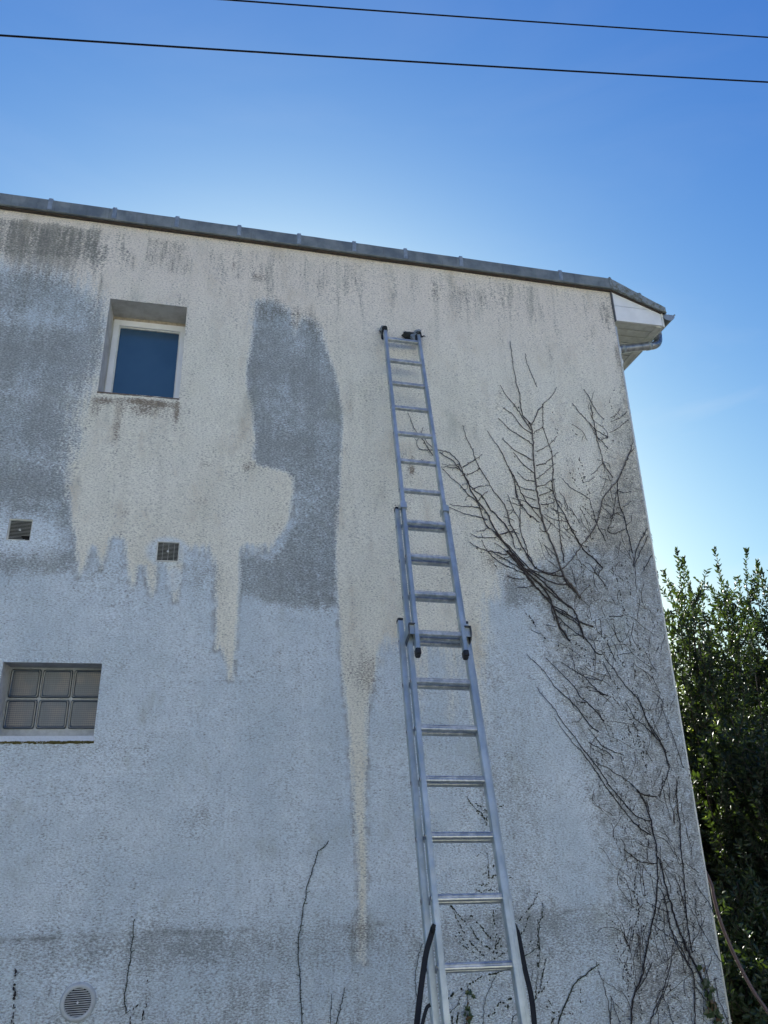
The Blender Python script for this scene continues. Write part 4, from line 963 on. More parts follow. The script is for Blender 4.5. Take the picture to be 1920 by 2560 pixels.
c4 = creeper('tall creeper with long diagonal shoots rising from the lower right wall corner')
for p, a, b_, k in [([(45,630),(100,690),(170,760),(230,850),(300,910),(370,980),(430,1060),(480,1120),(520,1150)], .0018, .0034, ''), ([(170,658),(230,715),(290,780),(360,845),(400,915),(450,960),(510,1020),(560,1080)], .0018, .0032, ''),
 ([(275,683),(350,735),(430,785),(480,840),(530,885),(590,910)], .0018, .003, ''), ([(440,785),(500,800),(550,808)], .0022, .0016, ''), ([(400,850),(460,850),(500,865),(540,900)], .0016, .0024, ''), ([(455,870),(500,880),(560,905)], .0016, .0022, ''),
 ([(110,850),(150,910),(210,975),(260,1050),(310,1120),(370,1195),(420,1270),(480,1340),(540,1420),(590,1500),(640,1560),(690,1620),(760,1700),(840,1740),(875,1745)], .0018, .0036, ''),
 ([(230,1050),(270,1120),(330,1200),(400,1270),(450,1340),(510,1420),(560,1500),(610,1570),(670,1650),(740,1735),(800,1795),(875,1840)], .0016, .0036, ''),
 ([(345,1088),(380,1080),(412,1058)], .0016, .0018, ''), ([(355,915),(380,945),(440,958)], .0016, .0022, ''), ([(455,1130),(500,1185),(540,1240),(600,1270),(690,1305)], .0018, .0026, ''), ([(455,1218),(510,1250),(560,1275),(600,1300),(620,1330)], .0018, .0026, ''),
 ([(515,1355),(580,1390),(640,1430),(700,1465),(760,1520),(800,1560),(860,1580),(910,1585)], .0018, .0032, ''),
 ([(545,620),(600,700),(650,770),(700,840),(760,900),(800,960),(830,1030),(860,1110),(900,1180),(950,1240),(975,1310),(995,1390)], .0022, .0042, ''), ([(995,1390),(970,1470),(945,1540),(930,1590)], .0028, .0020, ''),
 ([(780,900),(820,1000),(850,1080),(890,1140),(930,1210),(970,1300)], .002, .0036, ''), ([(700,950),(740,1010),(770,1065),(830,1110),(880,1160),(940,1230)], .002, .0034, ''),
 ([(385,430),(420,500),(470,570),(520,630),(545,635)], .0034, .0034, ''), ([(215,300),(240,390),(280,470),(330,545)], .004, .003, ''), ([(230,330),(290,370),(340,400),(385,430)], .003, .003, ''), ([(235,330),(300,360),(380,400),(440,430),(490,445)], .0028, .0022, ''),
 ([(240,375),(300,430),(360,480),(410,510)], .0028, .0026, ''), ([(170,435),(240,445)], .0018, .0024, ''), ([(320,510),(380,505),(450,530),(520,540)], .0018, .0024, ''), ([(620,430),(640,500),(670,560),(680,605)], .0018, .0018, ''), ([(610,520),(625,500),(670,480)], .0016, .0016, ''), ([(665,635),(680,628),(730,625),(770,600)], .0018, .0016, ''), ([(595,380),(640,380),(690,372)], .0026, .002, ''),
 ([(580,560),(620,640),(640,680)], .0024, .0018, ''), ([(555,680),(580,740),(605,800)], .0022, .0018, ''), ([(940,960),(960,1030),(985,1100),(1020,1180),(1040,1250),(1070,1330),(1090,1390)], .0016, .0022, 'G'), ([(1050,1480),(1040,1560),(1048,1650)], .0018, .002, 'G'), ([(70,468),(105,485),(140,495)], .0018, .0022, ''), ([(1040,900),(1010,960),(1000,1010)], .0014, .0016, 'G')]:
    stem('B', p, c4, a*1.1, b_*1.1, {'G': M_VINEG, '': M_VINEG}[k])
for p, a, b_ in [([(780,90),(820,160),(850,230),(875,300),(885,380),(905,450),(912,540),(918,620),(915,720),(910,820),(895,920),(870,1030),(850,1130),(830,1230),(815,1330),(770,1430),(745,1520),(740,1655),(738,1720)], .0032, .0050),
 ([(845,160),(860,240)], .0022, .0022), ([(690,490),(740,530),(800,570),(860,585),(910,585)], .0018, .003), ([(765,435),(820,465),(880,480)], .0014, .002),
 ([(920,540),(945,620),(965,710),(985,790),(1010,870),(1035,960),(1065,1040),(1100,1130),(1140,1210),(1190,1310),(1230,1400),(1250,1480),(1290,1570),(1330,1655),(1350,1720)], .0036, .0085),
 ([(1045,70),(1050,200),(1065,320),(1070,450),(1080,570),(1095,700),(1100,850),(1110,960),(1130,1080),(1145,1180)], .0022, .0036), ([(920,740),(960,800),(975,880),(990,970),(1020,1070),(1050,1140),(1100,1230),(1150,1310),(1165,1400),(1165,1530),(1165,1655),(1166,1720)], .0022, .004),
 ([(885,990),(940,1030),(990,1070),(1050,1100),(1090,1110)], .002, .0028), ([(840,840),(890,870),(950,895),(1010,910)], .0018, .0026), ([(985,790),(960,830),(985,910),(1000,1000),(1035,1080),(1080,1170),(1130,1260)], .0022, .0032), ([(880,950),(930,965),(975,985)], .0016, .0022), ([(940,825),(985,822)], .0016, .002),
 ([(880,1245),(850,1320),(810,1390),(770,1440)], .002, .0032), ([(1015,1140),(1010,1220),(985,1330),(960,1410),(930,1490),(890,1570),(870,1640),(860,1720)], .0018, .003), ([(1005,1310),(975,1420),(930,1520),(900,1600)], .0016, .0026), ([(955,1470),(985,1540),(1000,1590),(1020,1655),(1030,1720)], .0018, .0024),
 ([(1105,580),(1140,610),(1190,645)], .0016, .002), ([(1160,700),(1210,780),(1260,850),(1290,920)], .0016, .0022), ([(1190,990),(1250,1090),(1300,1180),(1340,1240)], .0016, .0024), ([(1170,1410),(1200,1450),(1260,1530),(1300,1600)], .0026, .003), ([(1210,1190),(1240,1290),(1265,1400),(1300,1500),(1340,1620)], .0018, .0024), ([(1280,1200),(1240,1330),(1225,1380)], .0016, .0018), ([(1300,1350),(1320,1480),(1370,1600),(1395,1700)], .0018, .0026), ([(1120,960),(1160,1000),(1150,1130)], .0014, .0018), ([(940,60),(960,20),(930,140)], .0014, .0014), ([(1170,820),(1180,960),(1230,1060)], .0014, .0018)]:
    stem('C', p, c4, a*1.1, b_*1.1, M_VINEG)
# leaves
def leaf_mesh(name, L, W, mat, lobed=False, curl=.2):
    if lobed:
        o_ = [(0,0),(-.28,-.10),(-.52,.12),(-.34,.30),(-.62,.60),(-.26,.62),(0,1.0),(.26,.62),(.62,.60),(.34,.30),(.52,.12),(.28,-.10)]
    else:
        o_ = [(0,0),(-.3,.2),(-.5,.48),(-.32,.78),(0,1.0),(.32,.78),(.5,.48),(.3,.2)]
    n = len(o_); vs = [(x*W, curl*L*(abs(x)*.9 - .5*z*z), z*L) for x, z in o_] + [(0, -curl*L*.15, .45*L)]
    me_ = bpy.data.meshes.new(name); me_.from_pydata(vs, [], [(n, i, (i+1) % n) for i in range(n)]); me_.materials.append(mat); return me_
def leaf_mat(name, c1_, c2_, trans, tfac=.45, rough=.35):
    t = NT(name, rough, .5)
    inf = t.t.nodes.new('ShaderNodeObjectInfo'); n = t.noise(6, 2, .6); rnd = t.math('ADD', t.math('MULTIPLY', inf.outputs['Random'], .5), t.math('MULTIPLY', n, .6))
    c = t.mix(t.ss(rnd, .2, .8), c1_, c2_); t.color(c)
    tr = t.t.nodes.new('ShaderNodeBsdfTranslucent'); t.put(tr.inputs[0], t.mix(t.ss(rnd, .2, .8), trans, tuple(v*.6 for v in trans)))
    mx = t.t.nodes.new('ShaderNodeMixShader'); mx.inputs[0].default_value = tfac
    t.t.links.new(t.b.outputs[0], mx.inputs[1]); t.t.links.new(tr.outputs[0], mx.inputs[2]); t.t.links.new(mx.outputs[0], t.out.inputs[0]); return t.m
M_IVY = leaf_mat('ivy_leaf_surface', (.022, .045, .020), (.045, .080, .028), (.10, .18, .03), .25)
M_IVYD = leaf_mat('dry_leaf_surface', (.09, .055, .03), (.12, .08, .035), (.2, .12, .04), .25)
lm = leaf_mesh('leaf', .045, .04, M_IVY, True); lmd = leaf_mesh('leaf', .045, .04, M_IVYD, True)
def place_leaf(mesh, p, s, parent, seedr):
    o = link('leaf', mesh, parent); o.location = p; o.scale = (s, s, s)
    o.rotation_euler = (seedr.uniform(-.7, .4), seedr.uniform(-3.1, 3.1), seedr.uniform(-.8, .8)); return o
for x, y, s in [(1190,1290,1),(1210,1300,.9),(1235,1370,1.3),(1225,1395,1.1),(1250,1390,1.2),(1245,1420,1),(1250,1450,1.3),(1230,1470,1.0),(1270,1480,1.2),(1250,1510,1.1),(1280,1520,1.3),(1240,1535,1),(1275,1550,1.2),(1300,1560,1.1),(1260,1575,1.3),(1290,1590,1.2),(1270,1610,1.2),(1310,1610,1.3),(1285,1635,1.2),(1325,1640,1.3),(1300,1660,1.4),(1330,1690,1.3),(1255,1480,.8),(1290,1545,.9),(1265,1530,1.0),(1305,1590,.9)]:
    p = tr_('C', [(x, y)])[0]; p.y = -.02-.02*vr.random(); place_leaf(lm if vr.random() < .82 else lmd, p, s, c4, vr)

c5 = creeper('young dotted creeper with a few green leaves behind the ladder foot')
res = MB()
for p, a, b_ in [([(915,1290),(905,1380),(915,1470),(915,1580),(905,1690)], .0020, .0022), ([(775,1585),(840,1540),(910,1500)], .0022, .002), ([(975,1620),(950,1720),(930,1810),(925,1890)], .0014, .0018), ([(900,1720),(880,1850)], .001, .0014), ([(850,1715),(840,1810)], .0012, .0012), ([(600,1705),(520,1740),(440,1755)], .0022, .0018), ([(510,1770),(470,1850),(430,1950),(405,2050),(395,2170),(392,2260)], .0016, .0020), ([(185,1950),(150,2040),(90,2100),(50,2130)], .0016, .002), ([(720,2100),(670,2150),(660,2220)], .0014, .0018), ([(245,1830),(255,1900),(250,2000),(248,2100),(240,2212),(238,2300)], .0014, .0026), ([(945,1105),(943,1160)], .0016, .0016), ([(870,1070),(820,1150)], .0012, .0014), ([(245,115),(290,185),(350,260)], .0012, .0014), ([(440,650),(442,740),(448,860)], .0010, .0014), ([(950,1720),(925,1850)], .0012, .0014), ([(720,2140),(725,2212)], .0012, .0016), ([(1020,2140),(1030,2220)], .001, .0014), ([(1040,2150),(1040,2220)], .001, .0014)]:
    stem('H', p, c5, a, b_, M_MOSS)
for p, rr in [([(245,115),(290,185),(350,260),(400,320)], 4.4), ([(330,185),(400,225),(430,250)], 4), ([(370,395),(400,370),(440,300)], 4.5), ([(440,260),(430,330),(450,400)], 4.5), ([(340,240),(400,300),(430,380)], 4), ([(440,620),(440,740),(448,860),(460,940),(480,985)], 3), ([(345,665),(370,640),(410,640)], 4), ([(320,960),(365,985),(410,985),(470,975)], 4), ([(365,930),(400,920),(430,930)], 4), ([(450,860),(490,850),(520,835)], 4.2), ([(400,830),(430,815)], 3), ([(440,770),(480,780),(490,740)], 3.5), ([(105,1120),(150,1230),(190,1310),(220,1380)], 4), ([(110,1130),(200,1250),(280,1330),(340,1420),(400,1470),(450,1510),(490,1550)], 4.6), ([(240,1170),(300,1230),(370,1310),(430,1380),(470,1440)], 4.4), ([(160,1350),(230,1460),(290,1530),(350,1610)], 4), ([(270,1450),(330,1520),(410,1590)], 4.4), ([(150,1410),(200,1470),(260,1530)], 3), ([(495,1110),(495,1200),(505,1300),(512,1400),(515,1480),(510,1610)], 4.2), ([(500,1180),(540,1130)], 3), ([(515,1480),(560,1430)], 4), ([(510,1510),(560,1490),(610,1450)], 4), ([(530,1590),(580,1560),(630,1530)], 4), ([(915,995),(870,1070),(820,1150),(760,1220),(720,1265)], 4), ([(945,1105),(940,1220),(915,1290)], 4), ([(820,1220),(790,1300),(750,1370)], 4), ([(855,1405),(830,1460),(780,1500)], 3.6), ([(905,1250),(905,1450),(905,1690)], 5), ([(590,1710),(500,1745),(380,1780),(290,1830),(210,1870),(130,1930),(70,1980)], 6), ([(410,1780),(470,1800)], 4), ([(180,2030),(160,2150),(150,2212)], 5), ([(110,2150),(120,2212)], 5), ([(650,1980),(590,2010),(540,2030),(500,2090),(450,2150)], 5.5), ([(600,2045),(620,2040)], 6), ([(1000,1800),(960,1880),(890,1950),(870,2000)], 4), ([(880,1830),(885,1950),(900,2000)], 4), ([(990,2050),(1060,2110),(1100,2080)], 4), ([(975,1620),(950,1720),(940,1780)], 3.5), ([(680,1870),(690,1950)], 3), ([(1000,2000),(1030,2040)], 4), ([(440,260),(442,300)], 4), ([(550,210),(590,200)], 4), ([(640,880),(665,860)], 4)]:
    dashes('H', p, res, r=rr*.00125, gap=.28)
res.build('rootlet_pads', M_MOSS, c5)['kind'] = 'stuff'; 
for x, y, s in [(250,1905,.9),(270,1935,1.0),(235,1925,.7),(285,1940,.8),(250,2000,.7),(262,2060,.9),(240,2080,1.0),(270,2105,1.1),(225,2120,1.0),(255,2140,1.2),(235,2170,1.1),(268,2180,1.0),(245,2205,1.2),(222,2200,.8)]:
    p = tr_('H', [(x, y)])[0]; p.y = -.02-.01*vr.random(); place_leaf(lm if vr.random() < .8 else lmd, p, s*.75, c5, vr)

c6 = creeper('mossy creeper shoot curving up right, between ladder and wall corner')
stem('C', [(525,1258),(480,1290),(430,1330),(375,1375),(340,1430),(310,1500),(275,1590),(250,1655),(240,1720)], c6, .0030, .0044, M_MOSS, knobs=.8)
stem('C', [(205,1655),(212,1610)], c6, .0016, .0012, M_MOSS)
c7 = creeper('pair of bare upright shoots at the bottom edge right of the mossy shoot')
for p in [[(525,1300),(545,1360),(570,1450),(590,1540),(600,1655),(602,1720)], [(605,1470),(610,1560),(600,1655)], [(610,1480),(635,1570),(665,1655),(680,1720)]]: stem('C', p, c7, .0016, .0028, M_VINEG)
c8 = creeper('faint dotted upright creeper left of the dark right-hand stems')
res = MB()
for p, rr in [([(665,685),(730,745),(790,800)], 3.4), ([(765,685),(765,780),(790,870),(785,960),(760,1030),(740,1130),(735,1230),(740,1330),(720,1430),(715,1500)], 3.4), ([(850,790),(820,815),(800,840)], 4), ([(730,840),(790,900)], 3), ([(680,1055),(710,1110),(735,1170)], 4), ([(640,1130),(690,1190),(735,1200)], 3.6), ([(660,1100),(700,1140),(730,1180)], 3), ([(665,490),(720,590),(730,640)], 3), ([(790,500),(780,600),(775,640)], 3), ([(790,400),(785,440)], 3), ([(890,590),(870,670)], 3), ([(405,1430),(405,1655)], 3.6), ([(800,760),(790,860),(800,930)], 3), ([(760,780),(780,850)], 3), ([(820,850),(790,900)], 3), ([(580,920),(640,1000)], 3), ([(670,1230),(720,1320)], 3), ([(680,1330),(720,1400)], 2.6), ([(280,1600),(350,1590)], 3.5), ([(210,1640),(260,1590)], 3.5), ([(390,1640),(395,1660)], 4)]: dashes('C', p, res, r=rr*.0012, gap=.3)
o = res.build('rootlet_pads', M_VINEG, c8); o['kind'] = 'stuff'
stem('C', [(680,1055),(720,1120),(738,1160)], c8, .001, .0014, M_VINEG); stem('C', [(760,1030),(745,1100),(735,1180)], c8, .0010, .0012, M_VINEG)
stem('C', [(765,685),(768,760)], c8, .0012, .0012, M_VINEG)
c9 = tag(empty('rootlet_traces'), 'dark dotted rootlet traces scattered over the rough dirty right part of the wall', 'plant residue')
res = MB()
for p in [[(160,520),(210,545),(260,580)], [(310,585),(360,620)], [(375,570),(440,610)], [(480,660),(560,700)], [(650,180),(680,260),(700,360),(720,440)], [(730,180),(735,240),(740,300)], [(500,450),(560,520),(600,600)], [(450,370),(500,440)], [(830,640),(870,720),(900,840),(930,880)], [(780,500),(800,620),(790,660)], [(740,700),(780,780)], [(690,1000),(760,1100),(790,1200),(830,1330),(850,1440)], [(920,330),(925,480),(920,620)], [(840,380),(820,520)], [(60,370),(100,440)], [(380,560),(450,610)], [(400,640),(430,660)], [(620,400),(560,390),(510,400)], [(560,620),(640,640),(700,720)], [(600,740),(700,690)], [(660,860),(620,900),(680,980)], [(700,1020),(690,1100),(740,1150)], [(840,1180),(820,1300),(860,1480)], [(1000,1060),(980,1200),(990,1300)], [(1000,1110),(1100,1300)], [(1130,1380),(1150,1500)], [(730,960),(800,1000)], [(520,490),(580,540),(560,500)], [(640,840),(690,850)], [(420,950),(440,1000)], [(580,1080),(620,1180)], [(440,400),(470,470)], [(480,350),(490,420)], [(560,150),(590,230),(640,300)], [(620,80),(660,160)], [(700,60),(720,140)], [(720,520),(760,600)], [(850,560),(860,640)]]:
    dashes('B', p, res, r=.0040, gap=.38, jitter=.007)
for p in [[(1150,540),(1180,620),(1200,600)], [(1010,290),(1030,320)], [(1120,300),(1135,330)], [(1160,480),(1190,560),(1180,640)], [(1210,720),(1250,700)], [(1225,780),(1280,770)], [(1090,570),(1120,620),(1160,680)], [(1140,700),(1190,740),(1210,830)], [(1100,820),(1170,900)], [(1180,900),(1200,960)], [(1200,1010),(1220,1080),(1290,1100)], [(1240,990),(1280,1050)], [(1130,1160),(1180,1200),(1190,1260)], [(1370,1120),(1380,1220)], [(1420,1100),(1440,1200)], [(1460,1150),(1480,1250)], [(980,160),(988,220)], [(1380,370),(1420,380)], [(1460,600),(1500,640)], [(495,1070),(560,1130),(600,1150)], [(610,1175),(640,1200)], [(820,1490),(850,1530),(880,1565)], [(1200,830),(1220,900),(1260,960)], [(1100,980),(1110,1020)], [(1390,45),(1392,42)]]:
    dashes('A', p, res, r=.0040, gap=.38, jitter=.007)
res.build('rootlet_pads', M_VINEG, c9)['kind'] = 'stuff'
# the fine dead twigs and broken rootlets that cover the rough corner
fine = MB(); pads = MB()
def in_rough(x, y):
    xe = 1340 + (y-860)*.167/1.0*1.0
    if y < 900 or y > 2230: return False
    xl = np.interp(y, [900,1000,1150,1300,1500,1700,1900,2230], [1270,1230,1170,1190,1250,1300,1340,1340])
    return xl < x < xe-8
kf = 0
while kf < 320:
    x, y = vr.uniform(1150, 1600), 900+1325*vr.random()**.72
    if not in_rough(x, y): continue
    kf += 1
    P = [wp(x*KD, y*KD)]; a = vr.gauss(1.92, .38) if vr.random() < .8 else vr.uniform(.3, 2.9); n = vr.randint(4, 14)
    for _ in range(n):
        a += vr.gauss(0, .22); P.append(P[-1]+Vector((math.cos(a)*.022, 0, math.sin(a)*.022)))
        if P[-1].x > XR-.02: break
    if vr.random() < .55:
        Pn = [p+Vector((0, -.004, 0)) for p in P]; fine.tube(Pn, [vr.uniform(.0010, .0024) for _ in Pn], 4)
        if vr.random() < .5 and len(Pn) > 6:
            q = Pn[len(Pn)//2]; b_ = a+vr.choice((-1, 1))*.8; fine.tube([q, q+Vector((math.cos(b_)*.03, 0, math.sin(b_)*.03)), q+Vector((math.cos(b_)*.055, -.002, math.sin(b_)*.06))], .0011, 4)
    else:
        for p in P:
            if vr.random() < .6:
                d_ = Vector((math.cos(a), 0, math.sin(a)))*vr.uniform(.004, .011); rr = vr.uniform(.0014, .0038); c_ = p+Vector((vr.uniform(-.006,.006), -.003, 0)); pads.tube([c_-d_, c_, c_+d_], [rr*.5, rr, rr*.5], 4)
fine.build('fine_twigs', M_VINE, c9)['kind'] = 'stuff'; pads.build('broken_rootlets', M_VINEG, c9)['kind'] = 'stuff'

def lone(crop, pts, label, r0, r1, mat=M_MOSS, knobs=1.0):
    c = creeper(label, 'creeper shoot', 'creeper_shoot', 'single creeper shoots on the lower wall'); stem(crop, pts, c, r0, r1, mat, knobs=knobs); return c
lone('F', [(880,408),(868,425)], 'x', .001, .001) if False else None
cc = lone('F', [(858,432),(840,455),(825,475),(805,490),(785,500),(778,545),(760,600),(740,660),(720,720),(705,810),(685,900),(675,1000),(662,1080),(658,1170),(662,1280),(670,1400),(675,1520),(685,1655),(688,1720)], 'long thin shoot left of the pale streak on the lower wall, tip bent right', .0026, .0030)
stem('F', [(880,408),(874,416)], cc, .0014, .0014, M_MOSS, buds=False)
lone('F', [(965,1415),(955,1460),(945,1520),(925,1600),(910,1655),(900,1720)], 'leaning shoot at the bottom edge, right one of a pair below the streak', .0018, .003)
lone('F', [(878,1460),(875,1560),(868,1655),(866,1720)], 'straight shoot at the bottom edge, left one of a pair below the streak', .0014, .0022)
lone('F', [(1485,1120),(1465,1180),(1450,1240),(1440,1370),(1445,1480),(1455,1600),(1460,1700)], 'thin shoot just left of the ladder foot behind the black strap', .0016, .0024)
cc = lone('E', [(900,955),(896,1010),(890,1060),(878,1150),(875,1220),(862,1270),(855,1310),(845,1400),(832,1480),(838,1540),(845,1580)], 'straight dark shoot on the lower left wall, right of the round vent', .0026, .003)
res = MB()
for p, rr in [([(985,1325),(980,1370),(965,1395)], 4), ([(940,1495),(935,1505)], 6), ([(915,1535),(885,1580)], 6), ([(880,1600),(870,1650),(860,1700)], 6), ([(980,1530),(965,1570)], 5), ([(955,1600),(945,1655),(940,1700)], 7)]: dashes('E', p, res, r=rr*.00095, gap=.2)
res.build('rootlet_pads', M_VINEG, cc)['kind'] = 'stuff'
c = creeper('broken dotted shoot at the far left bottom, left of the round vent', 'creeper shoot', 'creeper_shoot', 'single creeper shoots on the lower wall')
stem('E', [(102,1285),(105,1310),(103,1340)], c, .0022, .0022, M_VINEG)
res = MB()
for p, rr in [([(102,1400),(96,1430),(95,1480)], 8), ([(98,1440),(94,1490)], 8), ([(93,1530),(90,1550)], 4), ([(90,1590),(86,1650),(84,1700)], 6), ([(103,1300),(104,1340)], 5)]: dashes('E', p, res, r=rr*.00095, gap=.15)
res.build('rootlet_pads', M_VINEG, c)['kind'] = 'stuff'
# ================================================================ ground
ZGR = ZG
t = NT('gravel_and_soil', .95, .15)
t.color(t.mix(t.ss(t.noise(1.5, 6, .7), .35, .65), (.20, .18, .14), (.30, .28, .24))); t.bump(t.noise(40, 4, .6), .8, .02)
m_ = MB(); m_.add([(-600,-600,ZGR),(600,-600,ZGR),(600,600,ZGR),(-600,600,ZGR)], [(0,1,2,3)])
tag(m_.build('ground', t.m), 'pale soil and gravel ground', None, None, 'structure')

# unseen pale houses behind the camera, added to bounce sunlight onto the wall
M_FAC = simple('bounce_facade_render', (.74, .735, .665), .9, var=.06, scale=3)  # facade colour of the added light-bouncing houses
M_ROOFT = simple('clay_roof_tiles', (.28, .13, .09), .85, var=.2, scale=6)
M_SHUT = simple('painted_shutter', (.20, .27, .33), .6, var=.1)
M_WG = simple('dark_window_glass', (.03, .035, .04), .15, var=.1, spec=.9)
for hx0, hx1, hh, lab in ((-22, -9, 6.3, 'added unseen pale house behind the camera that bounces light, leftmost one'), (-7.5, 6.5, 6.8, 'added unseen pale house directly behind the camera that bounces light'), (8, 21, 6.2, 'added unseen pale house behind the camera that bounces light, rightmost one')):
    yb = -17.0; hs_ = tag(empty('house'), lab, 'house', 'added light-bouncing houses')
    m_ = MB(); m_.box(hx0, hx1, yb-8, yb, ZG, ZG+hh); m_.build('wall', M_FAC, hs_)
    m_ = MB(); m_.loft([[Vector(p) for p in ((x, yb+.4, ZG+hh-.1), (x, yb-4, ZG+hh+2.2), (x, yb-8.4, ZG+hh-.1), (x, yb-8.4, ZG+hh-.25), (x, yb+.4, ZG+hh-.25))] for x in (hx0-.3, hx1+.3)]); m_.build('roof', M_ROOFT, hs_)
    nw = 4
    for fl_ in (0, 1):
        for k in range(nw):
            xc = hx0 + (hx1-hx0)*(k+.5)/nw; zc_ = ZG+1.0+2.9*fl_
            m_ = MB(); m_.box(xc-.5, xc+.5, yb+.001, yb+.03, zc_, zc_+1.4); w_ = m_.build('window', M_WG, hs_)
            for sg in (-1, 1):
                m_ = MB(); m_.box(xc+sg*.77-.25, xc+sg*.77+.25, yb+.002, yb+.05, zc_-.02, zc_+1.42); m_.build('shutter', M_SHUT, w_)
# ================================================================ shrubs beyond the corner
M_LF = leaf_mat('shrub_leaf_surface', (.010, .024, .012), (.022, .044, .015), (.15, .24, .022), .15, .5)
M_LFY = leaf_mat('bright_leaf_surface', (.05, .085, .02), (.09, .12, .025), (.80, .88, .09), .65, .5)
M_BARK = simple('shrub_bark', (.055, .045, .035), .9, var=.35, scale=25, stretch=(1,1,.2))
LEAFS = np.array([(0,0,0),(-.5,.10,.42),(0,-.06,.5),(.5,.10,.42),(0,.10,1.0),(-.33,.06,.16),(.33,.06,.16),(-.36,.10,.72),(.36,.10,.72)])
LF = np.array([(0,5,2),(5,1,2),(1,7,2),(7,4,2),(4,8,2),(8,3,2),(3,6,2),(6,0,2)])
LEAFQ = np.array([(0,0,0),(-.5,.12,.45),(.5,.12,.45),(0,.08,1.0)]); LFQ = np.array([(0,2,3),(0,3,1)])
def leaves_mesh(name, P, Dv, L, mat, parent, rg, quad=False, W=.42):
    n = len(P); Dv = Dv/np.linalg.norm(Dv, axis=1, keepdims=True)
    a = rg.normal(size=(n,3)); X = np.cross(Dv, a); X /= np.linalg.norm(X, axis=1, keepdims=True); Y = np.cross(X, Dv)
    B, Fq = (LEAFQ, LFQ) if quad else (LEAFS, LF)
    V = P[:,None,:] + L[:,None,None]*(B[None,:,0,None]*W*X[:,None,:] + B[None,:,1,None]*Y[:,None,:] + B[None,:,2,None]*Dv[:,None,:])
    Fa = (Fq[None]+ (np.arange(n)*len(B))[:,None,None]).reshape(-1,3); V = V.reshape(-1,3)
    me_ = bpy.data.meshes.new(name); me_.vertices.add(len(V)); me_.vertices.foreach_set('co', V.ravel().astype(np.float32))
    me_.loops.add(Fa.size); me_.loops.foreach_set('vertex_index', Fa.ravel().astype(np.int32)); me_.polygons.add(len(Fa)); me_.polygons.foreach_set('loop_start', np.arange(0, Fa.size, 3, dtype=np.int32))
    me_.update(calc_edges=True); me_.materials.append(mat); return link(name, me_, parent)
